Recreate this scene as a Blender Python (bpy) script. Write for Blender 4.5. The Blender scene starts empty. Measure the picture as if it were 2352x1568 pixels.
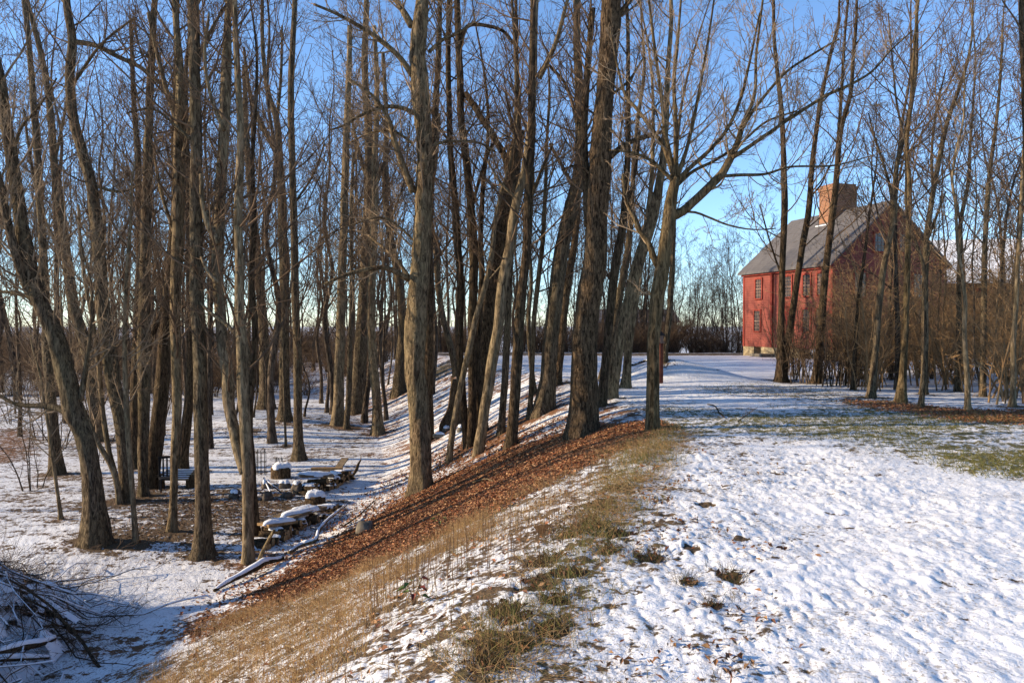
import bpy, math, random
import numpy as np
from mathutils import Vector

# ------------------------------------------------------------------ camera, sky, sun, exposure
scene = bpy.context.scene
COL = scene.collection
FPX, CX, CY, HOR, EYE = 1846.0, 1176.0, 784.0, 745.0, 1.7
PITCH = math.atan((CY - HOR) / FPX)
cam_data = bpy.data.cameras.new('camera'); cam = bpy.data.objects.new('camera', cam_data); COL.objects.link(cam)
cam_data.sensor_width = 36.0; cam_data.lens = 36.0 * FPX / 2352.0
cam_data.clip_start = 0.05; cam_data.clip_end = 3000
cam.location = (0, 0, EYE); cam.rotation_euler = (math.pi / 2 - PITCH, 0, 0)
scene.camera = cam

SUN_EL, SUN_AZ = 20.0, -94.0            # azimuth from +Y, negative = to the left
world = bpy.data.worlds.new('World'); scene.world = world; world.use_nodes = True
wn = world.node_tree; wn.nodes.clear()
w_out = wn.nodes.new('ShaderNodeOutputWorld'); w_bg = wn.nodes.new('ShaderNodeBackground')
w_sky = wn.nodes.new('ShaderNodeTexSky'); w_sky.sky_type = 'NISHITA'; w_sky.sun_disc = False
w_sky.sun_elevation = math.radians(SUN_EL); w_sky.sun_rotation = math.radians(SUN_AZ)
w_sky.altitude = 1500; w_sky.air_density = 1.0; w_sky.dust_density = 0.0; w_sky.ozone_density = 4.2
w_bg.inputs['Strength'].default_value = 0.125
wn.links.new(w_sky.outputs[0], w_bg.inputs['Color']); wn.links.new(w_bg.outputs[0], w_out.inputs['Surface'])

sun_data = bpy.data.lights.new('sun', 'SUN'); sun = bpy.data.objects.new('sun', sun_data); COL.objects.link(sun)
sun_data.energy = 4.2; sun_data.angle = math.radians(0.5); sun_data.color = (1.0, 0.82, 0.59)
_a, _e = math.radians(SUN_AZ), math.radians(SUN_EL)
SUN_DIR = Vector((math.sin(_a) * math.cos(_e), math.cos(_a) * math.cos(_e), math.sin(_e)))
sun.rotation_euler = SUN_DIR.to_track_quat('Z', 'Y').to_euler()

scene.view_settings.view_transform = 'Standard'; scene.view_settings.look = 'None'
scene.view_settings.exposure = 1.15; scene.view_settings.gamma = 1.0
scene.view_settings.use_curve_mapping = False

# ------------------------------------------------------------------ helpers
rng = np.random.default_rng(11)
random.seed(11)

def tag(o, label=None, cat=None, group=None, kind=None):
    if label: o['label'] = label
    if cat: o['category'] = cat
    if group: o['group'] = group
    if kind: o['kind'] = kind
    return o

def empty(name, loc=(0, 0, 0), rz=0.0, label=None, cat=None, group=None):
    o = bpy.data.objects.new(name, None); COL.objects.link(o)
    o.location = loc; o.rotation_euler = (0, 0, rz); o.empty_display_size = 0.2
    return tag(o, label, cat, group)

def mesh(name, V, Q=None, T=None, mats=(), parent=None, smooth=True, loc=None, mat_idx=None):
    """one mesh object from numpy arrays: V (n,3), Q quads (m,4), T triangles (k,3)"""
    V = np.asarray(V, dtype=np.float32)
    Q = np.zeros((0, 4), np.int32) if Q is None else np.asarray(Q, np.int32).reshape(-1, 4)
    T = np.zeros((0, 3), np.int32) if T is None else np.asarray(T, np.int32).reshape(-1, 3)
    me = bpy.data.meshes.new(name)
    me.vertices.add(len(V)); me.vertices.foreach_set('co', V.ravel())
    nl = len(Q) * 4 + len(T) * 3
    me.loops.add(nl); me.loops.foreach_set('vertex_index', np.concatenate([Q.ravel(), T.ravel()]).astype(np.int32))
    npoly = len(Q) + len(T)
    me.polygons.add(npoly)
    ls = np.concatenate([np.arange(len(Q)) * 4, len(Q) * 4 + np.arange(len(T)) * 3]).astype(np.int32)
    me.polygons.foreach_set('loop_start', ls)
    me.polygons.foreach_set('use_smooth', np.full(npoly, smooth, dtype=bool))
    for m in (mats if isinstance(mats, (list, tuple)) else [mats]): me.materials.append(m)
    if mat_idx is not None: me.polygons.foreach_set('material_index', np.asarray(mat_idx, np.int32))
    me.update(calc_edges=True); me.validate(verbose=False)
    o = bpy.data.objects.new(name, me); COL.objects.link(o)
    if parent is not None: o.parent = parent
    if loc is not None: o.location = loc
    return o

class Acc:
    """collects shapes that make up ONE part"""
    def __init__(s): s.V = []; s.Q = []; s.T = []; s.qm = []; s.tm = []; s.n = 0
    def add(s, V, Q=None, T=None, m=0):
        V = np.asarray(V, float).reshape(-1, 3)
        if Q is not None and len(Q): Q = np.asarray(Q).reshape(-1, 4) + s.n; s.Q.append(Q); s.qm.append(np.full(len(Q), m))
        if T is not None and len(T): T = np.asarray(T).reshape(-1, 3) + s.n; s.T.append(T); s.tm.append(np.full(len(T), m))
        s.V.append(V); s.n += len(V)
    def box(s, x0, x1, y0, y1, z0, z1, m=0, R=None, o=(0, 0, 0)):
        v = np.array([(x, y, z) for z in (z0, z1) for y in (y0, y1) for x in (x0, x1)], float)
        if R is not None: v = v @ np.asarray(R).T
        v = v + np.asarray(o)
        s.add(v, [(0, 2, 3, 1), (4, 5, 7, 6), (0, 1, 5, 4), (2, 6, 7, 3), (0, 4, 6, 2), (1, 3, 7, 5)], m=m)
    def build(s, name, mats, parent=None, smooth=False, loc=None):
        V = np.concatenate(s.V)
        Q = np.concatenate(s.Q) if s.Q else None; T = np.concatenate(s.T) if s.T else None
        mi = np.concatenate((s.qm + s.tm)) if (s.qm or s.tm) else None
        return mesh(name, V, Q, T, mats, parent, smooth, loc, mi)

def copy_tree(src, loc, rz=0.0, sc=None, label=None, cat=None, group=None):
    c = src.copy(); COL.objects.link(c); c.location = loc; c.rotation_euler = (0, 0, rz)
    if sc is not None: c.scale = sc if hasattr(sc, '__len__') else (sc, sc, sc)
    tag(c, label, cat, group)
    for ch in src.children:
        d = ch.copy(); COL.objects.link(d); d.parent = c
        for g in ch.children:
            e = g.copy(); COL.objects.link(e); e.parent = d
    return c

# ------------------------------------------------------------------ numpy noise
def _hash(ix, iy, seed):
    h = (ix.astype(np.int64) * 374761393 + iy.astype(np.int64) * 668265263 + seed * 974711) & 0xffffffff
    h = ((h ^ (h >> 13)) * 1274126177) & 0xffffffff
    h = ((h ^ (h >> 16)) * 2246822519) & 0xffffffff
    return ((h ^ (h >> 15)) & 0xffffff) / float(0xffffff)

def vnoise(x, y, seed=0):
    ix = np.floor(x); iy = np.floor(y); fx = x - ix; fy = y - iy
    ix = ix.astype(np.int64); iy = iy.astype(np.int64)
    u = fx * fx * fx * (fx * (fx * 6 - 15) + 10); v = fy * fy * fy * (fy * (fy * 6 - 15) + 10)
    a = _hash(ix, iy, seed); b = _hash(ix + 1, iy, seed); c = _hash(ix, iy + 1, seed); d = _hash(ix + 1, iy + 1, seed)
    return (a * (1 - u) + b * u) * (1 - v) + (c * (1 - u) + d * u) * v

def fbm(x, y, octs=4, seed=0):
    t = 0; a = 0.5
    for k in range(octs):
        t = t + a * (vnoise(x * 2 ** k + 17.3 * k, y * 2 ** k - 9.1 * k, seed + k) - 0.5); a *= 0.5
    return t

def sstep(a, b, x):
    t = np.clip((x - a) / (b - a), 0, 1); return t * t * (3 - 2 * t)

# ------------------------------------------------------------------ terrain shape
CREST_Y = [-5, 0, 4, 7.75, 11, 13, 15, 18, 25, 33, 40, 48, 60, 100, 400]
CREST_X = [-3.4, -1.7, -0.16, 0.94, 1.95, 2.5, 2.6, 2.4, 1.5, 0.1, -2.2, -5, -10, -22, -60]
FOOT_Y = [-5, 0, 6, 11, 14, 18, 23, 30, 44, 60, 100, 400]
FOOT_X = [-8.0, -7.0, -5.7, -4.8, -4.3, -3.7, -3.6, -5, -10, -17, -32, -90]

def slope_t(x, y):
    xc = np.interp(y, CREST_Y, CREST_X); xf = np.interp(y, FOOT_Y, FOOT_X)
    return (x - xf) / (xc - xf)

def terrain(x, y):
    x = np.asarray(x, float); y = np.asarray(y, float)
    t = slope_t(x, y); tc = np.clip(t, 0, 1)
    s = 0.45 * tc + 0.55 * tc * tc * (3 - 2 * tc)
    z = -2.5 * (1 - s)
    z = z - 2.3 * s * sstep(48.5, 62, y)                                   # the knoll ends behind the house
    z = z + 0.5 * np.exp(-((x + 9.9) / 3.6) ** 2 - ((y - 33) / 3.2) ** 2)      # low ridge in the hollow
    z = z + 0.16 * np.exp(-((x + 7.7) / 2.2) ** 2 - ((y - 15.3) / 1.6) ** 2)
    z = z + 0.62 * np.exp(-((x - 4.75) / 1.25) ** 2 - ((y - 24.6) / 1.0) ** 2)  # snow-covered soil heap
    z = z + 0.22 * np.exp(-((x - 6.2) / 1.0) ** 2 - ((y - 24.3) / 0.9) ** 2)
    z = z + 0.10 * fbm(x * 0.35, y * 0.35, 3, 5) * np.clip(np.hypot(x, y) / 6 - 0.3, 0, 1)
    return z

def ray(px, py):
    cx = (px - CX) / FPX; cy = -(py - CY) / FPX
    return np.array([cx, math.cos(PITCH) + cy * math.sin(PITCH), -math.sin(PITCH) + cy * math.cos(PITCH)])

def at(px, py, Y):
    d = ray(px, py); return np.array([0, 0, EYE]) + d * (Y / d[1])

def gp(px, py):
    """ground point seen at this place in the photograph"""
    d = ray(px, py); Y = 2.2
    for _ in range(4000):
        p = np.array([0, 0, EYE]) + d * (Y / d[1])
        if p[2] <= float(terrain(p[0], p[1])):
            lo, hi = Y / 1.006, Y
            for _ in range(14):
                m = (lo + hi) / 2; p = np.array([0, 0, EYE]) + d * (m / d[1])
                if p[2] <= float(terrain(p[0], p[1])): hi = m
                else: lo = m
            return p
        Y *= 1.006
        if Y > 400: break
    return p

def poly(pts): return np.array([gp(*p)[:2] for p in pts])

def poly_mask(P, x, y, soft=0.25):
    """1 inside the plan polygon, fading to 0 over soft metres outside"""
    inside = np.zeros(x.shape, bool); dist = np.full(x.shape, 1e9)
    n = len(P)
    for i in range(n):
        ax, ay = P[i]; bx, by = P[(i + 1) % n]
        cond = ((ay > y) != (by > y))
        with np.errstate(divide='ignore', invalid='ignore'):
            xi = (bx - ax) * (y - ay) / (by - ay if by != ay else 1e-9) + ax
        inside ^= cond & (x < xi)
        L = (bx - ax) ** 2 + (by - ay) ** 2 + 1e-9
        tt = np.clip(((x - ax) * (bx - ax) + (y - ay) * (by - ay)) / L, 0, 1)
        dist = np.minimum(dist, np.hypot(x - ax - tt * (bx - ax), y - ay - tt * (by - ay)))
    return np.where(inside, np.clip(0.5 + dist / (2 * soft), 0, 1), np.clip(0.5 - dist / (2 * soft), 0, 1))

MULCH = poly([(1500, 970), (1300, 1000), (1130, 1050), (980, 1120), (800, 1222), (690, 1300), (640, 1335), (600, 1365),
              (680, 1372), (760, 1345), (960, 1255), (1130, 1180), (1300, 1090), (1450, 1025), (1535, 990)])
MTAIL = poly([(660, 1310), (520, 1390), (400, 1440), (430, 1462), (560, 1412), (690, 1372)])
TAWNY = poly([(1535, 990), (1450, 1025), (1300, 1090), (1130, 1180), (960, 1255), (760, 1345), (560, 1410), (330, 1565), (150, 1700),
              (880, 1700), (990, 1567), (1080, 1470), (1210, 1350), (1320, 1240), (1400, 1145), (1490, 1060), (1550, 1000)])
CRESTG = poly([(1545, 985), (1470, 1050), (1380, 1130), (1300, 1240), (1200, 1350), (1080, 1480), (1000, 1600),
               (1180, 1600), (1260, 1450), (1350, 1330), (1440, 1180), (1500, 1090), (1570, 1005)])
GRASSB = poly([(1530, 935), (1640, 945), (1800, 940), (1960, 925), (2150, 948), (2420, 962), (2420, 1090), (2250, 1065), (2080, 1045),
               (1900, 1012), (1750, 1005), (1560, 1000)])
GRASSR = poly([(2150, 1050), (2420, 1040), (2420, 1100), (2250, 1085)])
DARKB = poly([(1560, 892), (1720, 880), (1880, 893), (2000, 915), (1960, 930), (1800, 915), (1640, 905)])
LEAFR = poly([(1960, 922), (2060, 930), (2150, 938), (2250, 945), (2420, 945), (2420, 975), (2250, 972), (2120, 953), (2000, 935)])
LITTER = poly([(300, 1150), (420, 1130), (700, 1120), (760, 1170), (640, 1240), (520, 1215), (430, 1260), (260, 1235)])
BANKG = poly([(985, 850), (1040, 825), (1060, 835), (1010, 870), (930, 900), (880, 905)])
BARELEFT = poly([(0, 985), (60, 985), (40, 1050), (0, 1060)])

HOLES = []
for (px, py, w, h) in [(1129, 1494, 30, 14), (1194, 1479, 24, 12), (1264, 1446, 26, 14), (1110, 1530, 22, 9), (1279, 1379, 22, 9), (1154, 1399, 30, 14), (1309, 1314, 30, 9), (1232, 1339, 34, 13),
                       (1244, 1289, 30, 10), (1389, 1264, 14, 7), (1409, 1226, 30, 6), (1494, 1279, 24, 10), (1299, 1226, 22, 10), (1350, 1204, 28, 10), (1180, 1420, 22, 10), (1680, 1325, 22, 10), (1580, 1340, 12, 5), (1640, 1400, 14, 5),
                       (1380, 1160, 26, 10), (1420, 1125, 26, 10), (1590, 1265, 16, 5), (1530, 1190, 16, 5), (1620, 1165, 18, 4), (1700, 1240, 14, 4)]:
    q = gp(px, py); HOLES.append((q[0], q[1], w / FPX * q[1] * 1.25, h / FPX * q[1] ** 2 / 1.75 * 1.25))
BASES = []

def cover(x, y):
    """what lies on the ground: share of snow, then green grass and leaf litter among the bare rest"""
    t = slope_t(x, y)
    lawn = sstep(0.92, 1.05, t)
    snow = 0.60 + 0.0 * x
    snow = snow + (0.66 - snow) * sstep(0.2, -0.05, t)
    snow = snow + (0.79 - snow) * lawn
    green = 0.10 + 0.25 * lawn; leaf = 0.55 * (1 - lawn) + 0.15
    # lawn next to the crest shows more ground
    xc = np.interp(y, CREST_Y, CREST_X)
    near_crest = np.exp(-np.abs(x - xc - 0.5) / 0.9) * lawn
    snow = snow - 0.17 * near_crest
    snow = snow + 0.15 * lawn * sstep(1.2, 3.4, x - 0.12 * y) * sstep(10, 6, y)
    snow = snow + 0.16 * np.exp(-((x + 6.2) / 2.2) ** 2 - ((y - 12.6) / 1.6) ** 2)
    snow = snow - 0.05 * lawn * sstep(7.5, 10.5, y)
    snow = snow + (vnoise(x * 0.5, y * 0.5, 31) - 0.5) * 0.22 + (vnoise(x * 1.7, y * 1.7, 32) - 0.5) * 0.14 + (vnoise(x * 1.1, y * 4.5, 33) - 0.5) * 0.30 * (1 - 0.6 * lawn)
    def put(P, sn, gr, lf, soft=0.3):
        nonlocal snow, green, leaf
        m = poly_mask(P, x, y, soft)
        snow = snow + (sn - snow) * m; green = green + (gr - green) * m; leaf = leaf + (lf - leaf) * m
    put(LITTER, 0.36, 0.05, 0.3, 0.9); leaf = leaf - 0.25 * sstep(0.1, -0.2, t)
    put(GRASSB, 0.50, 0.75, 0.15, 0.8); put(GRASSR, 0.35, 0.95, 0.05, 0.6); put(DARKB, 0.55, 0.35, 0.25, 0.7)
    put(LEAFR, 0.18, 0.05, 0.95, 0.5)
    put(BANKG, 0.30, 0.45, 0.2, 0.8); put(BARELEFT, 0.2, 0.1, 0.7, 0.8)
    put(TAWNY, 0.52, 0.16, 0.25, 0.4); put(CRESTG, 0.50, 0.62, 0.2, 0.45)
    put(MTAIL, 0.45, 0.05, 0.9, 0.3)
    put(MULCH, 0.05, 0.0, 1.0, 0.25)
    for (hx, hy, rx, ry) in HOLES:
        d = ((x - hx) / rx) ** 2 + ((y - hy) / ry) ** 2 + (vnoise(x * 6, y * 9, 41) - 0.5) * 2.2 + (vnoise(x * 15, y * 20, 42) - 0.5) * 1.2
        m = sstep(1.35, 0.5, d); snow = snow * (1 - m) + 0.02 * m; green = green * (1 - m) + 0.12 * m; leaf = leaf * (1 - m) + 0.12 * m
    for (hx, hy, r) in BASES:
        m = np.exp(-((x - hx) ** 2 + (y - hy) ** 2) / (r * r)); snow = snow - 0.42 * m
    m = np.exp(-((x - 4.4) / 1.0) ** 2 - ((y - 25.0) / 0.5) ** 2)
    snow = snow - 0.45 * m
    snow = snow + 0.1 * sstep(14, 24, y) * lawn * (1 - sstep(42.5, 44.0, y)) * (1 - poly_mask(DARKB, x, y, 0.7)) * (1 - poly_mask(GRASSB, x, y, .8))
    snow = snow - 0.4 * sstep(43.3, 44.6, y) * sstep(49, 47, y) * lawn
    return np.clip(snow, 0, 1), np.clip(green, 0, 1), np.clip(leaf, 0, 1)

# ------------------------------------------------------------------ materials
class NT:
    def __init__(s, name):
        s.m = bpy.data.materials.new(name); s.m.use_nodes = True; s.t = s.m.node_tree; s.t.nodes.clear()
        s.out = s.t.nodes.new('ShaderNodeOutputMaterial'); s.b = s.t.nodes.new('ShaderNodeBsdfPrincipled')
        s.l(s.b.outputs[0], s.out.inputs[0])
        s.b.inputs['Roughness'].default_value = 0.85; s.b.inputs['Specular IOR Level'].default_value = 0.25
    def n(s, typ, **kw):
        x = s.t.nodes.new(typ)
        for k, v in kw.items(): setattr(x, k, v)
        return x
    def l(s, a, b): s.t.links.new(a, b)
    def val(s, sock, v):
        if hasattr(v, 'links') or hasattr(v, 'is_linked'): s.l(v, sock)
        else: sock.default_value = v
    def coords(s, scale=(1, 1, 1), kind='Object'):
        tc = s.n('ShaderNodeTexCoord'); mp = s.n('ShaderNodeMapping'); mp.inputs['Scale'].default_value = scale
        s.l(tc.outputs[kind], mp.inputs[0]); return mp.outputs[0]
    def noise(s, vec, scale, detail=4, rough=0.55, dist=0.0):
        x = s.n('ShaderNodeTexNoise'); s.l(vec, x.inputs['Vector'])
        x.inputs['Scale'].default_value = scale; x.inputs['Detail'].default_value = detail
        x.inputs['Roughness'].default_value = rough; x.inputs['Distortion'].default_value = dist
        return x.outputs[0]
    def math(s, op, a, b=0.0, c=0.0, clamp=False):
        x = s.n('ShaderNodeMath', operation=op, use_clamp=clamp)
        s.val(x.inputs[0], a); s.val(x.inputs[1], b)
        if op in ('MULTIPLY_ADD',): s.val(x.inputs[2], c)
        return x.outputs[0]
    def mapr(s, v, a, b, c=0.0, d=1.0):
        x = s.n('ShaderNodeMapRange'); s.val(x.inputs[0], v)
        for i, q in enumerate((a, b, c, d)): x.inputs[i + 1].default_value = q
        return x.outputs[0]
    def mix(s, f, a, b, mode='MIX'):
        x = s.n('ShaderNodeMix', data_type='RGBA', blend_type=mode)
        s.val(x.inputs[0], f)
        s.val(x.inputs[6], a if hasattr(a, 'links') else (*a, 1.0)); s.val(x.inputs[7], b if hasattr(b, 'links') else (*b, 1.0))
        return x.outputs[2]
    def ramp(s, v, stops):
        x = s.n('ShaderNodeValToRGB'); s.l(v, x.inputs[0]); e = x.color_ramp.elements
        while len(e) < len(stops): e.new(0.5)
        for el, (p, c) in zip(e, stops): el.position = p; el.color = (*c, 1)
        return x.outputs[0]
    def bump(s, h, strength=0.5, dist=0.02):
        x = s.n('ShaderNodeBump'); x.inputs['Strength'].default_value = strength; x.inputs['Distance'].default_value = dist
        s.l(h, x.inputs['Height']); s.l(x.outputs[0], s.b.inputs['Normal'])
    def col(s, c): s.val(s.b.inputs['Base Color'], c if hasattr(c, 'links') else (*c, 1))

def mat_bark(name, dark, light, moss=None, fis=26.0, moss_amt=0.5, bstr=0.9):
    k = NT(name); fis = fis * 0.95
    v = k.coords((fis, fis, fis * 0.20)); n1 = k.noise(v, 1.0, 4, 0.72, 1.0)
    v2 = k.coords((2.6, 2.6, 1.0)); n2 = k.noise(v2, 1.0, 5, 0.65)
    dk = tuple(q * 0.55 for q in dark); lt = tuple(q * 1.7 for q in light)
    c = k.ramp(n1, [(0.38, dk), (0.50, tuple(0.45 * (a + b) for a, b in zip(dk, lt))), (0.60, lt)])
    if moss is not None:
        f = k.mapr(n2, 0.5 - 0.10, 0.5 + 0.12, 0, moss_amt); c = k.mix(f, c, k.mix(k.mapr(n1, 0.38, 0.6, 0.25, 1.0), dk, tuple(q * 1.6 for q in moss)))
    n3 = k.noise(k.coords((5, 5, 3)), 1.0, 4, 0.6)
    c = k.mix(k.mapr(n3, 0.42, 0.66, 0.0, 0.35), c, tuple(q * 1.1 for q in dark))
    k.b.inputs['Specular IOR Level'].default_value = 0.06; k.b.inputs['Roughness'].default_value = 1.0
    k.col(c); k.bump(n1, bstr, 0.035); return k.m

def mat_noise(name, a, b, scale=8.0, detail=4, bump=0.0, rough=0.85, dist=0.01):
    k = NT(name); n1 = k.noise(k.coords(), scale, detail, 0.6); k.b.inputs['Specular IOR Level'].default_value = 0.1
    k.col(k.ramp(n1, [(0.35, a), (0.68, b)])); k.b.inputs['Roughness'].default_value = rough
    if bump: k.bump(n1, bump, dist)
    return k.m

M = {}
M['bark_grey'] = mat_bark('bark_grey', (0.030, 0.022, 0.015), (0.105, 0.076, 0.048), (0.115, 0.092, 0.050))
M['bark_brown'] = mat_bark('bark_brown', (0.020, 0.014, 0.009), (0.070, 0.046, 0.028), (0.070, 0.053, 0.028))
M['bark_pale'] = mat_bark('bark_pale', (0.075, 0.054, 0.033), (0.165, 0.120, 0.072), (0.135, 0.108, 0.058), 18.0, 0.5, 0.4)
M['bark_oak'] = mat_bark('bark_oak', (0.016, 0.011, 0.007), (0.115, 0.075, 0.043), (0.11, 0.080, 0.045), 34.0, 0.4, 1.4)
M['bark_mottled'] = mat_bark('bark_mottled', (0.035, 0.024, 0.015), (0.145, 0.100, 0.058), (0.20, 0.155, 0.085), 22.0, 0.75, 1.1)
M['bark_olive'] = mat_bark('bark_olive', (0.034, 0.024, 0.013), (0.105, 0.072, 0.038), (0.092, 0.070, 0.034), 20.0, 0.6, 0.8)
M['bark_far'] = mat_bark('bark_far', (0.030, 0.023, 0.017), (0.085, 0.062, 0.043), None, 20.0)
M['twig'] = mat_noise('twig', (0.065, 0.043, 0.027), (0.175, 0.115, 0.070), 3.0, 2)
M['twig_pale'] = mat_noise('twig_pale', (0.14, 0.10, 0.062), (0.32, 0.23, 0.145), 3.0, 2)
M['twig_far'] = mat_noise('twig_far', (0.060, 0.040, 0.026), (0.150, 0.100, 0.063), 3.0, 2)
M['shrub_stem'] = mat_noise('shrub_stem', (0.11, 0.066, 0.034), (0.30, 0.19, 0.095), 4.0, 2)
M['shrub_twig'] = mat_noise('shrub_twig', (0.20, 0.115, 0.052), (0.42, 0.26, 0.125), 4.0, 2)
M['brush_dark'] = mat_noise('brush_dark', (0.075, 0.048, 0.030), (0.20, 0.13, 0.078), 3.0, 2)
M['cut_wood'] = mat_noise('cut_wood', (0.20, 0.12, 0.055), (0.38, 0.25, 0.125), 14.0, 4)
M['plank'] = mat_noise('plank', (0.10, 0.075, 0.05), (0.22, 0.165, 0.105), 9.0, 4, 0.3)
M['metal_dark'] = mat_noise('metal_dark', (0.012, 0.012, 0.013), (0.03, 0.03, 0.032), 9.0, 2, rough=0.5)
M['stone'] = mat_noise('stone', (0.10, 0.085, 0.065), (0.24, 0.205, 0.155), 9.0, 5, 0.5)
M['red_post'] = mat_noise('red_post', (0.09, 0.03, 0.02), (0.16, 0.055, 0.035), 6.0, 3)

def mat_snow(name='snow'):
    k = NT(name); v = k.coords(); n1 = k.noise(v, 40, 4, 0.6); n2 = k.noise(v, 9, 3)
    k.col(k.ramp(n2, [(0.3, (0.68, 0.70, 0.74)), (0.7, (0.77, 0.78, 0.80))]))
    k.b.inputs['Roughness'].default_value = 0.55
    k.bump(n1, 0.35, 0.01); return k.m
M['snow'] = mat_snow()

def mat_ground():
    k = NT('snowy_ground')
    at_ = k.n('ShaderNodeAttribute'); at_.attribute_name = 'cover'
    sp = k.n('ShaderNodeSeparateColor'); k.l(at_.outputs['Color'], sp.inputs[0])
    snow, green, leaf = sp.outputs[0], sp.outputs[1], sp.outputs[2]
    v = k.coords()
    n1 = k.noise(v, 4.5, 10, 0.68, 0.3); n2 = k.noise(v, 17.0, 6, 0.62)
    nn = k.math('ADD', k.math('MULTIPLY', n1, 0.62), k.math('MULTIPLY', n2, 0.38))
    e = k.math('ADD', k.math('SUBTRACT', nn, 0.5), k.math('MULTIPLY', k.math('SUBTRACT', snow, 0.5), 0.30))
    mask = k.mapr(e, -0.012, 0.022)
    # bare ground: soil, litter, grass
    g1 = k.noise(v, 60, 4, 0.7); g2 = k.noise(v, 9, 4, 0.6)
    soil = k.ramp(g1, [(0.3, (0.035, 0.023, 0.013)), (0.7, (0.15, 0.095, 0.048))])
    grass = k.ramp(g1, [(0.3, (0.055, 0.050, 0.014)), (0.7, (0.185, 0.150, 0.05))])
    lit = k.ramp(g1, [(0.3, (0.06, 0.027, 0.013)), (0.7, (0.25, 0.115, 0.05))])
    bare = k.mix(k.mapr(k.math('ADD', k.math('SUBTRACT', g2, 0.5), green), 0.35, 0.62), soil, grass)
    bare = k.mix(k.mapr(k.math('ADD', k.math('SUBTRACT', n1, 0.5), leaf), 0.40, 0.60), bare, lit)
    s2 = k.noise(v, 3.0, 3)
    sn = k.ramp(s2, [(0.3, (0.68, 0.685, 0.70)), (0.7, (0.78, 0.782, 0.79))])
    pk = k.noise(v, 42, 3, 0.6); pl = k.noise(v, 1.6, 3, 0.6)
    pf = k.mapr(k.math('ADD', k.math('ADD', pk, k.math('MULTIPLY', k.math('SUBTRACT', pl, 0.5), 0.35)), k.math('MULTIPLY', k.math('SUBTRACT', 0.9, snow), 0.18)), 0.575, 0.66, 0.0, 0.62)
    sn = k.mix(pf, sn, k.mix(green, (0.20, 0.135, 0.075), (0.24, 0.20, 0.10)))
    k.col(k.mix(mask, bare, sn))
    k.val(k.b.inputs['Roughness'], k.mapr(mask, 0, 1, 0.95, 0.5))
    f1 = k.noise(v, 22, 5, 0.6); f2 = k.noise(v, 110, 3, 0.6)
    h = k.math('ADD', k.math('MULTIPLY', f1, 0.45), k.math('MULTIPLY', f2, 0.12))
    h = k.math('ADD', h, k.math('MULTIPLY', mask, 0.35)); h = k.math('ADD', h, k.math('MULTIPLY', n2, 1.3))
    k.bump(h, 0.5, 0.035)
    return k.m
M['ground'] = mat_ground()

# ------------------------------------------------------------------ ground: one sheet out to the horizon
def build_ground():
    da = np.radians(np.concatenate([np.linspace(-36.5, 36.5, 980), np.linspace(36.5, 323.5, 84)[1:-1]]))
    rr = np.concatenate([np.geomspace(0.35, 2.9, 14)[:-1], np.geomspace(2.9, 56, 520)[:-1], np.geomspace(56, 1500, 90)])
    A, R = np.meshgrid(da, rr)
    x = R * np.sin(A); y = R * np.cos(A); na = len(da); nr = len(rr)
    z = terrain(x, y)
    s, g, l = cover(x, y)
    near = sstep(34, 14, R)
    lawnf = sstep(0.95, 1.1, slope_t(x, y))
    wx = x + 0.06 * vnoise(x * 3, y * 3, 50); wy = y + 0.06 * vnoise(x * 3 + 9, y * 3, 51)
    def billow(f, sd): return np.abs(vnoise(wx * f, wy * f, sd) - 0.5) * 2
    lump = 0.008 * billow(3.6, 61) + 0.017 * billow(7.0, 62) + 0.017 * billow(12.0, 63)
    lump = lump * (0.20 + 0.95 * vnoise(x * 0.8 + 5, y * 0.8, 66))
    lump = lump + 0.035 * (vnoise(x * 1.6, y * 1.6, 64) - 0.5)
    rough = 0.035 * billow(9.0, 71) + 0.02 * billow(17.0, 72)
    sn = sstep(0.35, 0.8, s)
    for (hx, hy, rx, ry) in HOLES[:16]:
        d = ((x - hx) / rx) ** 2 + ((y - hy) / ry) ** 2; z = z - 0.055 * np.exp(-d * 0.9)
    z = z + near * (sn * (lump * (0.7 + 0.5 * lawnf) + 0.0) + (1 - sn) * rough * 0.8)
    z = z + 0.35 * (vnoise(x * 0.03, y * 0.03, 80) - 0.5) * sstep(60, 140, R)
    V = np.stack([x, y, z], -1).reshape(-1, 3)
    i, j = np.meshgrid(np.arange(nr - 1), np.arange(na), indexing='ij')
    j2 = (j + 1) % na
    Q = np.stack([i * na + j, i * na + j2, (i + 1) * na + j2, (i + 1) * na + j], -1).reshape(-1, 4)
    # close the hole round the viewer's feet
    c = len(V); V = np.concatenate([V, [[0, 0, float(terrain(0, 0))]]])
    T = np.stack([np.full(na, c), np.arange(na), (np.arange(na) + 1) % na], -1)[:, ::-1]
    o = mesh('ground', V, Q, T, M['ground'])
    ca = o.data.color_attributes.new('cover', 'FLOAT_COLOR', 'POINT')
    C = np.ones((len(V), 4), np.float32); C[:-1, 0] = s.ravel(); C[:-1, 1] = g.ravel(); C[:-1, 2] = l.ravel()
    ca.data.foreach_set('color', C.ravel())
    tag(o, kind='structure')
    return o
# ------------------------------------------------------------------ branches and trees
def unit(v): return v / (np.linalg.norm(v, axis=-1, keepdims=True) + 1e-9)

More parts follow.
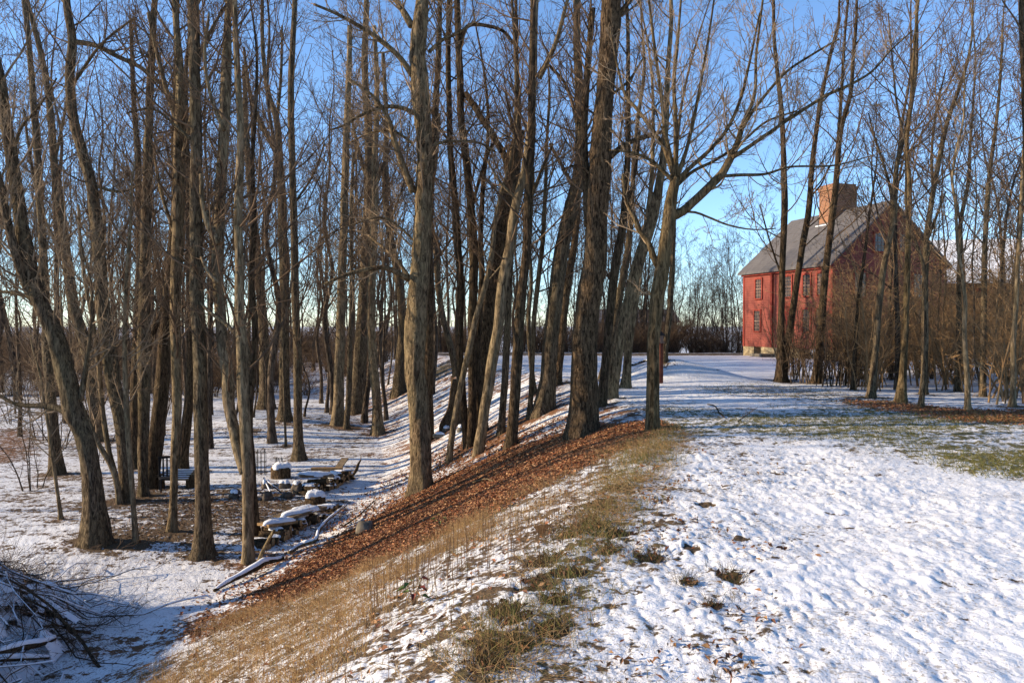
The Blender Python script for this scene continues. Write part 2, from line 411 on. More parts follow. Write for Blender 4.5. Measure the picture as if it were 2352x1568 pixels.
def tubes(P, R, sides):
    """P (N,K,3), R (N,K): one tapering tube for every polyline"""
    N, K = P.shape[:2]
    T = np.empty_like(P); T[:, 1:-1] = P[:, 2:] - P[:, :-2]; T[:, 0] = P[:, 1] - P[:, 0]; T[:, -1] = P[:, -1] - P[:, -2]
    T = unit(T)
    main = unit(P[:, -1] - P[:, 0])
    ref = np.where(np.abs(main[:, 2:3]) < 0.8, np.array([[0, 0, 1.0]]), np.array([[1.0, 0, 0]]))[:, None, :]
    A = unit(np.cross(T, np.broadcast_to(ref, T.shape))); B = np.cross(T, A)
    th = np.arange(sides) * 2 * math.pi / sides
    V = P[:, :, None, :] + R[:, :, None, None] * (np.cos(th)[None, None, :, None] * A[:, :, None, :] + np.sin(th)[None, None, :, None] * B[:, :, None, :])
    base = (np.arange(N) * K * sides)[:, None, None]
    k = np.arange(K - 1)[None, :, None] * sides; s = np.arange(sides)[None, None, :]; s2 = (s + 1) % sides
    Q = np.stack([base + k + s, base + k + s2, base + k + sides + s2, base + k + sides + s], -1).reshape(-1, 4)
    return V.reshape(-1, 3), Q

def grow(P, R, n, t0, t1, lenf, ang, K, wig, up, rr, rcap=9.0, rmin=0.002, labs=None, lt=0.5, tip=0.35, g=rng):
    """n children on every parent polyline"""
    N, Kp = P.shape[:2]; m = N * n
    par = np.repeat(np.arange(N), n)
    t = (np.tile(np.arange(n), N) + g.random(m)) / n * (t1 - t0) + t0
    f = t * (Kp - 1); i = np.clip(np.floor(f).astype(int), 0, Kp - 2); w = (f - i)[:, None]
    o = P[par, i] * (1 - w) + P[par, i + 1] * w
    tan = unit(P[par, i + 1] - P[par, i])
    r0 = R[par, i] * (1 - w[:, 0]) + R[par, i + 1] * w[:, 0]
    q = unit(np.cross(tan, g.normal(size=(m, 3))))
    a = ang * g.uniform(0.65, 1.35, m)[:, None]
    d = np.cos(a) * tan + np.sin(a) * q
    plen = np.linalg.norm(P[:, -1] - P[:, 0], axis=-1)[par] if labs is None else np.full(m, labs)
    L = lenf * plen * (1 - lt * (t - t0) / (t1 - t0 + 1e-6)) * g.uniform(0.55, 1.25, m)
    st = (L / (K - 1))[:, None]
    out = np.empty((m, K, 3)); out[:, 0] = o; p = o
    for k in range(1, K):
        d = unit(d + wig * g.normal(size=(m, 3)) + np.array([0, 0, up]))
        p = p + d * st; out[:, k] = p
    rs = np.clip(np.minimum(rr * r0, rcap), rmin, None)
    prof = 1 - (1 - tip) * np.linspace(0, 1, K) ** 0.8
    return out, np.maximum(rs[:, None] * prof[None], rmin * 0.8)

def smooth_path(pts, rad, step):
    """Hermite resampling of a joint list"""
    pts = np.asarray(pts, float); rad = np.asarray(rad, float)
    seg = np.linalg.norm(np.diff(pts, axis=0), axis=1); t = np.concatenate([[0], np.cumsum(seg)])
    tg = np.gradient(pts, t, axis=0) if len(pts) > 2 else np.repeat((pts[-1:] - pts[:1]) / t[-1], 2, 0)
    n = max(3, int(math.ceil(t[-1] / step)) + 1); u = np.linspace(0, t[-1], n)
    i = np.clip(np.searchsorted(t, u, 'right') - 1, 0, len(t) - 2); h = (t[i + 1] - t[i])[:, None]; s = ((u - t[i])[:, None]) / h
    P = (2 * s ** 3 - 3 * s ** 2 + 1) * pts[i] + (s ** 3 - 2 * s ** 2 + s) * h * tg[i] + (-2 * s ** 3 + 3 * s ** 2) * pts[i + 1] + (s ** 3 - s ** 2) * h * tg[i + 1]
    return P, np.interp(u, t, rad)

def stem_mesh(P, R, sides, seed, flare=0.0, rough=0.05, knots=0):
    """a trunk or limb: ring tube with an uneven outline, and root flare when flare > 0"""
    K = len(P); T = np.gradient(P, axis=0); T = unit(T)
    A = unit(np.cross(T, np.array([[0.0, 1.0, 0.02]]))); 
    bad = np.linalg.norm(np.cross(T, np.array([[0.0, 1.0, 0.02]])), axis=1) < 0.2
    if bad.any(): A[bad] = unit(np.cross(T[bad], np.array([[1.0, 0, 0]])))
    B = np.cross(T, A); th = np.arange(sides) * 2 * math.pi / sides
    s = np.concatenate([[0], np.cumsum(np.linalg.norm(np.diff(P, axis=0), axis=1))])
    TH, S = np.meshgrid(th, s)
    n = (vnoise(np.cos(TH) * 2.2 + 40 + seed * 7.1, np.sin(TH) * 2.2 + S * 1.9 + seed, seed) - 0.5) * 2
    n2 = (vnoise(TH * 3.1, S * 7.0 + seed, seed + 5) - 0.5) * 2
    r = R[:, None] * (1 + rough * 1.5 * n + rough * 0.6 * n2)
    if flare > 0:
        r0 = R[0]; e = np.exp(-np.maximum(P[:, 2], -0.05) / (1.5 * r0 + 0.03))[:, None]
        lobes = 1 + 0.55 * np.cos(TH * 5 + seed) * np.cos(TH * 2 + 1.7 * seed)
        r = r * (1 + flare * e * lobes)
    V = P[:, None, :] + r[:, :, None] * (np.cos(TH)[..., None] * A[:, None, :] + np.sin(TH)[..., None] * B[:, None, :])
    k = np.arange(K - 1)[:, None] * sides; q = np.arange(sides)[None, :]; q2 = (q + 1) % sides
    Q = np.stack([k + q, k + q2, k + sides + q2, k + sides + q], -1).reshape(-1, 4)
    V = V.reshape(-1, 3); c = len(V)
    V = np.concatenate([V, P[-1:], P[:1]]); o = (K - 1) * sides
    T3 = [(c, o + i, o + (i + 1) % sides) for i in range(sides)] + [(c + 1, (i + 1) % sides, i) for i in range(sides)]
    return V, Q, np.array(T3)

def to_K(P, R, K):
    u = np.linspace(0, len(P) - 1, K); i = np.clip(u.astype(int), 0, len(P) - 2); w = (u - i)
    return P[i] * (1 - w)[:, None] + P[i + 1] * w[:, None], R[i] * (1 - w) + R[i + 1] * w

def crown_from(parents, n1, n2, n3, n4, t0, L1, rmin, ang=0.85, up=0.10, g=rng, lt=0.5, wig=0.10, tw=1.0):
    """twigs in four orders on a trunk (t0.. tip) and its limbs (all along)"""
    V = []; Q = []; c = 0
    def put(P, R, s):
        nonlocal c
        v, q = tubes(P, R, s); V.append(v); Q.append(q + c); c += len(v)
    for (P, R, n, ta, la) in parents:
        P, R = to_K(P, R, 24); P = P[None]; R = R[None]
        if n <= 0: continue
        a, ar = grow(P, R, n, ta, 0.985, 1.0, ang, 9, wig, up, 0.38, 0.023, rmin * 2.3, labs=la, lt=lt, g=g)
        put(a, ar, 5)
        b, br = grow(a, ar, n2, 0.18, 0.97, 0.50, 0.75, 6, wig * 1.25, up * 0.7, 0.55, 0.010, rmin * 1.5, g=g); put(b, br, 4)
        d, dr = grow(b, br, n3, 0.12, 0.98, 0.52 * tw, 0.75, 5, wig * 1.4, up * 0.6, 0.6, 0.0042, rmin * 1.1, g=g); put(d, dr, 3)
        if n4:
            e, er = grow(d, dr, n4, 0.15, 0.98, 0.55 * tw, 0.7, 4, wig * 1.4, up * 0.4, 0.7, 0.003, rmin, g=g); put(e, er, 3)
    return np.concatenate(V), np.concatenate(Q)

HEROES = []
def hero(label, path, limbs=(), H=13.0, bark='bark_grey', n1=18, h0=3.0, L1=2.3, n2=7, n3=5, n4=2, twig='twig', depth=None,
         flare=0.45, lean=0.0, lim_n=6, lim_L=0.9, name='bare_tree', cat='tree', group=None, rmin=0.0026, rough=0.05, ang=0.95, up=0.12, snapped=False, ground=None, twk=1.0):
    """a tree traced from the photograph, set on the ground at its foot, built at its real distance and size"""
    seed = len(HEROES) + 1; g = np.random.default_rng(100 + seed)
    b = gp(path[0][0], path[0][1]) if depth is None else None
    Y = b[1] if depth is None else depth
    foot = at(path[0][0], path[0][1], Y); foot[2] = float(terrain(foot[0], foot[1])) if ground is None else ground
    root = empty(name, tuple(foot), 0, label, cat, group); BASES.append((foot[0], foot[1], 0.22 + path[0][2] / FPX * Y * 0.9))
    def conv(pl, y0=0.0):
        P = []; R = []
        for q in pl:
            dy = q[3] if len(q) > 3 else 0.0
            p = at(q[0], q[1], Y + y0 + dy); P.append(p - foot); R.append(q[2] / 2 / FPX * (Y + y0 + dy))
        return np.array(P), np.array(R)
    P, R = conv(path)
    P[:, 1] += lean * np.maximum(P[:, 2], 0)
    P[0, 2] = 0.0
    top = P[-1, 2]
    if top < H and not snapped:                                  # the part above the frame
        d = unit((P[-1] - P[-2])[None])[0]; d = unit((d * 0.6 + np.array([0, 0, 0.4]))[None])[0]; m = 5; r = R[-1]
        for k in range(1, m + 1):
            d = unit((d + 0.08 * g.normal(size=3) + np.array([0, 0, 0.05]))[None])[0]
            P = np.concatenate([P, (P[-1] + d * (H - top) / m)[None]]); R = np.concatenate([R, [max(r * (1 - 0.94 * (k / m) ** 0.9), 0.006)]])
    P = np.concatenate([[[P[0, 0], P[0, 1], -0.30]], P]); R = np.concatenate([[R[0]], R])
    w = R[1] * 2
    Ps, Rs = smooth_path(P, R, 0.09 if w > 0.3 else 0.14)
    hgt = Ps[:, 2]
    wob = np.minimum(Rs * 0.25, 0.03)[:, None] * np.stack([fbm(hgt * 0.9 + seed * 3, hgt * 0 + 1.5, 3, seed), fbm(hgt * 0.9, hgt * 0 + 7.5, 3, seed + 9), 0 * hgt], -1) * 2
    Ps = Ps + wob
    sides = 22 if w > 0.3 else (14 if w > 0.13 else 9)
    V, Q, T = stem_mesh(Ps, Rs, sides, seed, flare, rough)
    mesh('trunk', V, Q, T, M[bark], root)
    parents = []
    tot = Ps[-1, 2]; t0 = float(np.clip(h0 / tot, 0.05, 0.92))
    parents.append((Ps, Rs, int(n1 * 1.15), t0, L1 * 1.35))
    for lb in limbs:
        LP, LR = conv(lb)
        LP[:, 1] += lean * np.maximum(LP[:, 2], 0)
        if len(LP) > 2 and len(lb[0]) <= 3:                       # free-hand depth so the limbs spread round the trunk
            dy = g.uniform(-0.45, 0.45) * np.linalg.norm(LP[-1] - LP[0]) * np.linspace(0, 1, len(LP)) ** 1.2
            sc = (Y + dy) / Y
            LP = (LP + foot - np.array([0, 0, EYE])) * sc[:, None] + np.array([0, 0, EYE]) - foot; LR = LR * sc
        LR[-1] = min(LR[-1], LR[0] * 0.6)
        Lp, Lr = smooth_path(LP, LR, 0.10)
        V, Q, T = stem_mesh(Lp, Lr, 10 if Lr[0] > 0.03 else 7, seed + 31, 0.0, rough)
        mesh('limb', V, Q, T, M[bark], root)
        ln = np.linalg.norm(Lp[-1] - Lp[0])
        parents.append((Lp, Lr, max(3, int(lim_n * ln / 1.5)), 0.15, lim_L * min(1.6, 0.6 + ln * 0.35)))
    if n1 or limbs:
        V, Q = crown_from(parents, n1, n2, n3, n4, t0, L1, rmin, ang=ang, up=up, g=g, tw=twk)
        mesh('crown', V, Q, None, M[twig], root)
    HEROES.append(root)
    return root
# ------------------------------------------------------------------ the trees that can be told apart, left to right
L = hero
# left foreground
L('stout grey trunk leaning left beside the brush pile, with a low crooked side limb', [(222, 1250, 60), (216, 1134, 45), (186, 984, 39), (170, 949, 44), (155, 875, 41), (132, 784, 38), (85, 675, 34), (65, 600, 32), (50, 525, 30), (37, 425, 28), (25, 350, 26), (8, 250, 25), (0, 190, 24)],
  [[(166, 955, 18), (135, 938, 14), (100, 932, 13), (60, 931, 11), (30, 925, 9), (-5, 905, 8)], [(185, 920, 14), (195, 860, 11), (203, 800, 9), (212, 720, 7), (206, 640, 5), (185, 560, 4)],
   [(110, 730, 26), (60, 650, 24), (42, 600, 22), (15, 500, 19), (0, 425, 18), (-30, 330, 16)], [(90, 690, 10), (30, 673, 8), (-20, 668, 7)], [(37, 425, 8), (45, 300, 7), (90, 245, 5), (130, 180, 4)]],
  n1=16, lim_n=9, lim_L=1.1, twig='twig_pale', flare=0.35, rough=0.07)
L('trunk behind the leaning stout one, bending left through the upper corner', [(131, 1089, 29), (118, 934, 22), (112, 850, 20), (108, 784, 20), (100, 600, 18), (92, 450, 16), (78, 250, 14), (65, 90, 12), (55, 0, 11)], n1=20, h0=2.6)
L('dark mid-sized trunk rising just right of the leaning stout trunk', [(228, 1012, 28), (212, 900, 27), (195, 784, 26), (175, 725, 25), (155, 600, 22), (140, 490, 20), (125, 375, 17), (118, 285, 15), (100, 150, 13), (75, 50, 11), (62, 0, 10)],
  [[(155, 600, 8), (110, 520, 7), (65, 330, 6), (55, 250, 5)], [(125, 375, 7), (150, 250, 6), (165, 120, 4)]], n1=22, h0=3.2)
L('tall curving trunk of the leafless clump that sways left then right', [(290, 1152, 30), (290, 1084, 32), (280, 984, 31), (262, 884, 33), (248, 784, 32), (235, 700, 29), (230, 600, 27), (220, 500, 26), (210, 425, 24), (190, 350, 23), (170, 275, 22), (160, 175, 21), (165, 100, 19), (152, 0, 16)],
  [[(165, 95, 13), (220, 105, 11), (270, 130, 10), (330, 160, 9), (380, 205, 7), (420, 250, 6)], [(170, 190, 8), (235, 100, 6), (310, 40, 5)], [(210, 425, 7), (280, 440, 6), (330, 420, 4)]], n1=22, h0=3.0, lim_n=9)
L('pale thin stem slanting up-left from the clump foot', [(275, 1158, 14), (262, 1084, 13), (222, 1010, 11), (200, 960, 9), (170, 880, 7), (150, 800, 6), (140, 700, 5)], n1=14, h0=1.6, L1=1.1, H=5.0, twig='twig_pale', flare=0.2, bark='bark_pale')
L('slim stem with pale left edge between the two big left trunks', [(277, 1152, 13), (250, 1034, 12), (235, 934, 11), (226, 834, 10), (215, 750, 9), (195, 640, 8), (185, 560, 7), (180, 470, 6)], n1=18, h0=2.2, L1=1.3, H=7, twig='twig_pale', flare=0.2, bark='bark_pale')
L('crooked thin sapling standing alone left of the stout trunk', [(139, 1194, 10), (133, 1140, 8), (122, 1060, 8), (112, 985, 7), (100, 920, 6), (92, 860, 5), (75, 800, 4)], n1=12, h0=1.2, L1=0.9, H=4.2, twig='twig_pale', flare=0.5, bark='bark_pale')
L('straight sapling with a swollen foot right of the stout leaning trunk', [(312, 1247, 14), (306, 1150, 11), (297, 1034, 13), (291, 934, 12), (286, 784, 10), (290, 650, 8), (300, 520, 7), (305, 400, 5)], n1=16, h0=2.4, L1=1.2, H=8, flare=0.35, bark='bark_pale', twig='twig_pale')
L('upright clump trunk left of the one that curves right at its foot', [(329, 1139, 20), (328, 1050, 22), (330, 984, 24), (331, 880, 28), (331, 784, 29), (333, 650, 26), (334, 540, 23), (336, 450, 21), (343, 250, 18), (350, 100, 15), (356, 0, 13)], n1=26, h0=3.2)
L('clump trunk bowing out to the right before it forks below the sky', [(347, 1120, 34), (353, 1050, 33), (362, 980, 32), (371, 900, 31), (377, 800, 28), (384, 720, 24), (390, 640, 21), (398, 540, 18), (402, 440, 15), (400, 300, 12), (404, 150, 10), (408, 0, 9)],
  [[(340, 800, 15), (360, 740, 13), (382, 690, 12), (395, 620, 9)]], n1=22, h0=3.4, bark='bark_brown')
L('thick dark trunk root at the back of the clump', [(312, 1075, 30), (311, 980, 26), (314, 850, 24), (318, 700, 20), (322, 560, 17), (318, 400, 14), (306, 200, 10), (300, 60, 8)], n1=20, h0=3.0, bark='bark_brown')
L('mottled slender trunk in front of the log bench', [(396, 1222, 21), (398, 1150, 17), (400, 1084, 17), (404, 984, 19), (406, 934, 21), (404, 850, 22), (403, 784, 23), (402, 700, 24), (407, 600, 27), (411, 450, 28), (413, 300, 24), (415, 200, 20), (406, 80, 15), (400, 0, 13)],
  [[(413, 300, 13), (380, 200, 11), (360, 120, 9), (340, 30, 7)], [(411, 400, 10), (440, 260, 8), (460, 130, 6)], [(408, 560, 9), (370, 440, 8), (355, 360, 6)]], n1=22, h0=3.2, bark='bark_mottled')
L('dark trunk behind the log bench, leaning right', [(420, 1084, 22), (428, 984, 22), (436, 884, 21), (440, 784, 20), (438, 640, 18), (434, 480, 15), (428, 300, 12), (430, 120, 9)], n1=20, h0=3.0, bark='bark_brown')
L('straight smooth trunk with flared roots, tallest of the left foreground', [(464, 1279, 40), (465, 1190, 35), (464, 1084, 33), (461, 934, 31), (458, 784, 30), (453, 700, 29), (451, 600, 28), (450, 500, 27), (449, 300, 25), (445, 125, 25), (443, 0, 25)],
  [[(452, 560, 9), (490, 470, 8), (520, 440, 6)], [(445, 160, 9), (490, 60, 7), (520, 10, 6)], [(449, 330, 8), (405, 290, 6), (350, 250, 5), (290, 260, 4)]], n1=14, h0=4.6, flare=0.55)
L('pale trunk by the near woodpile end, a second stem parting low on its left', [(572, 1294, 27), (570, 1190, 25), (569, 1084, 27), (563, 984, 26), (557, 884, 25), (554, 784, 25), (550, 700, 22), (549, 600, 20), (547, 500, 19), (550, 400, 19), (553, 300, 17), (545, 170, 14), (540, 40, 12)],
  [[(562, 1085, 24), (549, 1040, 25), (538, 990, 26), (527, 934, 27), (522, 859, 28), (511, 784, 27), (507, 720, 26), (500, 640, 25), (502, 550, 27), (506, 450, 27), (515, 300, 25), (520, 150, 23), (525, 0, 22)],
   [(503, 560, 16), (480, 520, 15), (466, 470, 12), (462, 400, 9)], [(500, 650, 9), (475, 620, 8), (462, 590, 6)], [(545, 770, 10), (520, 745, 9), (480, 715, 8), (455, 690, 5)], [(515, 300, 10), (490, 240, 9), (470, 130, 7), (480, 30, 5)]],
  n1=16, h0=3.4, flare=0.3, bark='bark_pale', lim_n=5)
L('stem just behind the pale woodpile trunk, merging with it', [(586, 1229, 22), (580, 1130, 22), (577, 1064, 20), (572, 980, 18), (580, 860, 15), (586, 760, 14), (578, 640, 13), (585, 520, 11), (580, 380, 9), (590, 200, 7)], n1=18, h0=3.6, flare=0.2, bark='bark_brown')
L('straight dark trunk standing beyond the snow-topped log round', [(686, 1056, 25), (685, 980, 20), (684, 884, 19), (682, 784, 18), (678, 650, 17), (673, 450, 16), (668, 200, 14), (675, 50, 12), (677, 0, 12)], [[(674, 470, 6), (720, 400, 5), (745, 330, 4)]], n1=20, h0=3.2, flare=0.6)
L('trunk that forks in two high above the hollow', [(655, 965, 28), (654, 880, 23), (653, 784, 22), (653, 650, 21), (648, 500, 19), (643, 380, 17), (634, 270, 13), (615, 210, 11), (605, 130, 9), (602, 0, 8)],
  [[(641, 365, 14), (622, 325, 13), (605, 295, 12), (585, 250, 10), (572, 200, 8), (560, 110, 6)], [(636, 280, 8), (645, 180, 7), (648, 60, 6)]], n1=18, h0=3.5, flare=0.4)
L('thick pale-grey trunk at the right end of the low snow ridge', [(612, 938, 33), (610, 860, 25), (607, 784, 23), (597, 660, 20), (585, 520, 17), (572, 400, 14), (566, 300, 12), (560, 150, 9)], n1=20, h0=3.2, flare=0.5)
L('slim dark trunk on the crest of the low snow ridge', [(575, 992, 10), (574, 900, 9), (572, 784, 8), (575, 600, 7), (580, 420, 6), (578, 250, 5)], n1=18, h0=3.0, H=9)
L('very thin sapling in front of the forked trunk', [(656, 1025, 6), (654, 940, 5), (651, 850, 5), (649, 750, 4), (652, 640, 3.5), (648, 520, 3)], n1=10, h0=2.4, L1=0.8, H=5.5, flare=0.2)
L('trunk at the foot of the bank, left of a thin companion', [(777, 975, 27), (778, 880, 24), (781, 784, 22), (785, 650, 20), (790, 500, 18), (795, 350, 16), (800, 200, 13), (804, 60, 11)], n1=24, h0=3.0, bark='bark_pale')
L('thin companion stem close beside the trunk at the bank foot', [(797, 984, 13), (800, 900, 12), (804, 784, 11), (808, 650, 10), (806, 500, 8), (812, 350, 7)], n1=18, h0=3.0, H=9)
L('broad dark trunk leaning right on the lower bank', [(820, 950, 36), (824, 870, 31), (829, 784, 29), (836, 680, 27), (842, 560, 25), (848, 440, 22), (846, 300, 18), (838, 150, 15), (842, 0, 12)], [[(845, 480, 10), (880, 380, 8), (910, 300, 6)], [(848, 430, 10), (820, 330, 8), (800, 230, 6)]], n1=24, h0=3.2, flare=0.35)
L('birch-like banded trunk halfway down the bank', [(868, 998, 25), (865, 920, 21), (858, 840, 21), (853, 784, 20), (852, 700, 19), (856, 600, 18), (859, 500, 17), (862, 350, 14), (866, 200, 11), (860, 60, 9)], n1=24, h0=3.2, bark='bark_mottled', flare=0.5)
L('grey trunk at the far bank, half hidden left of the central tree', [(916, 906, 27), (920, 830, 24), (925, 760, 22), (918, 660, 18), (900, 560, 16), (885, 450, 14), (888, 300, 11), (880, 120, 8)], n1=22, h0=3.2)
L('dark straight trunk right behind the central tree', [(980, 885, 30), (983, 800, 25), (985, 700, 24), (984, 560, 21), (990, 420, 18), (998, 280, 15), (1008, 120, 12), (1010, 0, 10)], depth=25.5, n1=22, h0=3.4, bark='bark_brown')
# centre
L('big rough central trunk with a bulge and many side limbs, on the leaf-covered slope', [(967, 1128, 52), (969, 1084, 46), (965, 984, 43), (960, 900, 43), (953, 810, 47), (953, 770, 52), (957, 720, 48), (962, 650, 46), (968, 570, 41), (972, 500, 38), (974, 350, 36), (968, 240, 38), (966, 200, 40), (961, 130, 36), (962, 75, 36), (968, 0, 28), (972, -60, 26)],
  [[(949, 175, 14), (920, 135, 13), (870, 90, 11), (815, 55, 9), (785, 38, 8), (720, 10, 6)], [(946, 60, 17), (925, 25, 15), (905, -5, 13)], [(955, 262, 11), (930, 250, 10), (885, 245, 9), (835, 262, 7), (785, 290, 5), (755, 300, 4)],
   [(950, 442, 17), (925, 380, 15), (908, 330, 13), (890, 270, 10), (865, 230, 8), (800, 180, 5)], [(940, 642, 14), (910, 625, 13), (885, 615, 12), (835, 620, 10), (785, 635, 8), (745, 653, 6)], [(938, 634, 9), (905, 590, 8), (870, 560, 6), (845, 540, 5)],
   [(975, 350, 9), (1005, 330, 8), (1050, 325, 7), (1105, 330, 5), (1140, 350, 4)], [(985, 120, 9), (1020, 90, 8), (1045, 80, 7), (1090, 50, 5)], [(949, 330, 7), (900, 300, 6), (840, 310, 5), (800, 330, 4)], [(960, 560, 6), (880, 500, 5), (800, 520, 4), (740, 545, 3)]],
  n1=10, h0=5.2, bark='bark_mottled', flare=0.28, rough=0.085, lim_n=9, lim_L=1.0, twig='twig_pale')
L('thin pole-like stem leaning right across the stem clump', [(1032, 1064, 15), (1040, 990, 14), (1050, 934, 14), (1062, 870, 14), (1077, 805, 15), (1092, 735, 13), (1112, 665, 12), (1125, 615, 12), (1137, 515, 11), (1150, 450, 10), (1175, 360, 8), (1190, 260, 6)], n1=12, h0=4.0, L1=1.2, H=9, flare=0.3, bark='bark_pale')
L('left stem of the central clump, arching left at mid height', [(1073, 1030, 17), (1066, 960, 18), (1059, 884, 19), (1055, 800, 19), (1056, 740, 18), (1058, 660, 17), (1052, 560, 16), (1045, 450, 15), (1036, 350, 14), (1030, 200, 13), (1030, 60, 12), (1032, 0, 11)], n1=18, h0=3.8, flare=0.25, bark='bark_brown')
L('middle stem of the central clump, forking near the top', [(1082, 1027, 20), (1086, 934, 20), (1086, 850, 19), (1085, 760, 20), (1087, 660, 21), (1088, 580, 21), (1083, 490, 20), (1072, 380, 18), (1060, 280, 17), (1056, 160, 16), (1050, 0, 14)],
  [[(1070, 215, 14), (1090, 245, 14), (1110, 278, 15), (1135, 315, 14), (1150, 350, 12)], [(1055, 110, 9), (1075, 60, 9), (1120, 60, 8), (1160, 75, 7), (1180, 100, 5)], [(1085, 470, 8), (1105, 400, 7), (1130, 330, 5)]], n1=18, h0=4.0, flare=0.25, bark='bark_brown')
L('slanting stem leaning left at the back of the central clump', [(1048, 862, 16), (1036, 800, 15), (1018, 730, 14), (1006, 650, 13), (1000, 560, 12), (985, 470, 10), (1000, 380, 8), (1010, 260, 6)], n1=16, h0=3.0, H=9)
L('third stem of the central clump, tight against the middle one', [(1096, 1010, 16), (1098, 930, 17), (1094, 850, 17), (1098, 760, 15), (1106, 660, 14), (1104, 540, 12), (1110, 420, 10), (1122, 300, 8)], n1=14, h0=4.0, flare=0.2, bark='bark_brown')
L('pale smooth leaning trunk, the lightest of the central group', [(1098, 1045, 26), (1108, 980, 24), (1123, 884, 24), (1133, 820, 24), (1141, 770, 24), (1150, 680, 23), (1158, 625, 24), (1170, 575, 23), (1185, 475, 21), (1203, 400, 19), (1215, 325, 18), (1222, 250, 17), (1226, 150, 16), (1230, 0, 15)],
  [[(1238, 180, 13), (1258, 140, 12), (1272, 110, 10), (1305, -5, 8)], [(1190, 460, 7), (1150, 420, 6), (1120, 370, 5)], [(1160, 600, 5), (1125, 640, 4)]], n1=14, h0=4.4, flare=0.15, bark='bark_pale')
L('thick ridged trunk with a broken top behind the pale leaning one', [(1096, 945, 42), (1106, 860, 40), (1113, 784, 39), (1122, 700, 38), (1133, 630, 36), (1148, 550, 36), (1162, 470, 36), (1176, 400, 35), (1186, 340, 30), (1195, 300, 20)],
  [[(1172, 420, 18), (1155, 350, 15), (1130, 310, 13), (1110, 278, 12), (1085, 240, 10), (1068, 212, 8)], [(1190, 330, 12), (1192, 260, 10), (1188, 150, 8), (1185, 0, 7)]], n1=8, h0=5.0, bark='bark_oak', depth=21.5, snapped=True, H=9)
L('red-brown stump with spreading roots behind the leaning pole', [(1050, 972, 42), (1052, 940, 36), (1052, 905, 34), (1053, 870, 31)], n1=0, snapped=True, H=0.5, bark='bark_oak', flare=0.7, name='tree_stump', cat='stump')
L('slim upright trunk left of the dark slope-edge trunk', [(1152, 997, 17), (1158, 900, 16), (1164, 800, 16), (1168, 700, 15), (1174, 560, 13), (1178, 420, 12), (1186, 250, 10), (1182, 80, 8)], n1=16, h0=3.8)
L('dark trunk at the upper edge of the brown leaf bed', [(1173, 1027, 27), (1179, 960, 25), (1184, 884, 24), (1190, 800, 24), (1197, 700, 23), (1209, 580, 21), (1215, 450, 20), (1220, 330, 17), (1221, 200, 15), (1224, 60, 13), (1225, 0, 12)], [[(1214, 470, 8), (1240, 400, 7), (1270, 330, 5)], [(1217, 400, 7), (1180, 300, 6), (1160, 210, 4)]], n1=16, h0=4.0, flare=0.35, bark='bark_brown')
L('thin banded pair-stem in front of the grey slope trunk', [(1216, 959, 12), (1220, 900, 12), (1223, 834, 11), (1228, 720, 11), (1238, 630, 11), (1246, 550, 11), (1252, 450, 9), (1256, 330, 7), (1262, 200, 6)], n1=18, h0=3.2, H=9, bark='bark_mottled')
L('thin stem crossing behind the banded pair-stem', [(1226, 905, 15), (1222, 860, 12), (1216, 800, 10), (1214, 740, 9), (1220, 650, 8), (1216, 540, 7), (1225, 400, 6)], n1=16, h0=3.0, H=9)
L('grey slope trunk with a mossy flared foot, curving right higher up', [(1250, 948, 41), (1256, 884, 36), (1261, 820, 35), (1266, 760, 34), (1276, 690, 34), (1285, 610, 34), (1295, 550, 34), (1310, 490, 33), (1324, 430, 29), (1332, 380, 26), (1331, 250, 21), (1325, 100, 17), (1324, 0, 15)],
  [[(1322, 440, 10), (1290, 380, 8), (1262, 330, 6)], [(1330, 300, 9), (1290, 180, 7), (1270, 160, 7), (1262, 150, 6)]], n1=14, h0=4.2, flare=0.55)
L('dark narrow trunk between the grey slope trunk and the great oak', [(1281, 884, 19), (1288, 800, 17), (1298, 700, 17), (1310, 620, 17), (1322, 540, 16), (1330, 420, 13), (1345, 280, 10), (1352, 120, 8)], n1=16, h0=3.5, bark='bark_oak')
L('great oak-like trunk at the head of the brown leaf bed, widest in the picture', [(1338, 1000, 66), (1338, 930, 62), (1340, 850, 60), (1341, 784, 57), (1347, 740, 55), (1357, 660, 55), (1364, 600, 55), (1370, 500, 52), (1375, 420, 51), (1379, 350, 49), (1388, 250, 42), (1392, 200, 41), (1398, 110, 44), (1402, 40, 47), (1405, -30, 44)],
  [[(1398, 362, 15), (1425, 340, 13), (1450, 325, 12), (1490, 312, 10), (1530, 300, 8)], [(1352, 520, 22), (1347, 440, 18), (1342, 340, 17), (1343, 250, 16), (1352, 130, 15), (1362, 20, 12)], [(1405, 60, 14), (1440, 10, 11), (1470, -30, 9)], [(1402, 220, 7), (1440, 190, 6), (1480, 130, 5)], [(1370, 420, 6), (1330, 380, 5), (1290, 390, 4)]],
  n1=8, h0=5.5, bark='bark_oak', flare=0.32, rough=0.06, lim_n=7)
L('slim dark trunk leaning right behind the great oak', [(1382, 934, 22), (1389, 860, 20), (1396, 784, 19), (1404, 690, 20), (1416, 600, 20), (1429, 530, 19), (1437, 440, 16), (1443, 320, 12), (1443, 180, 10), (1441, 40, 8)], [[(1432, 500, 9), (1458, 400, 7), (1470, 300, 5)]], n1=14, h0=3.6, bark='bark_brown')
L('strongly leaning sunlit trunk left of the small crest tree', [(1404, 915, 27), (1413, 850, 27), (1423, 784, 26), (1436, 730, 26), (1450, 675, 26), (1463, 620, 27), (1476, 575, 27), (1490, 530, 26), (1501, 490, 25), (1512, 430, 20), (1520, 390, 18), (1528, 290, 14), (1534, 160, 11), (1542, 20, 9)], n1=14, h0=4.0, bark='bark_mottled')
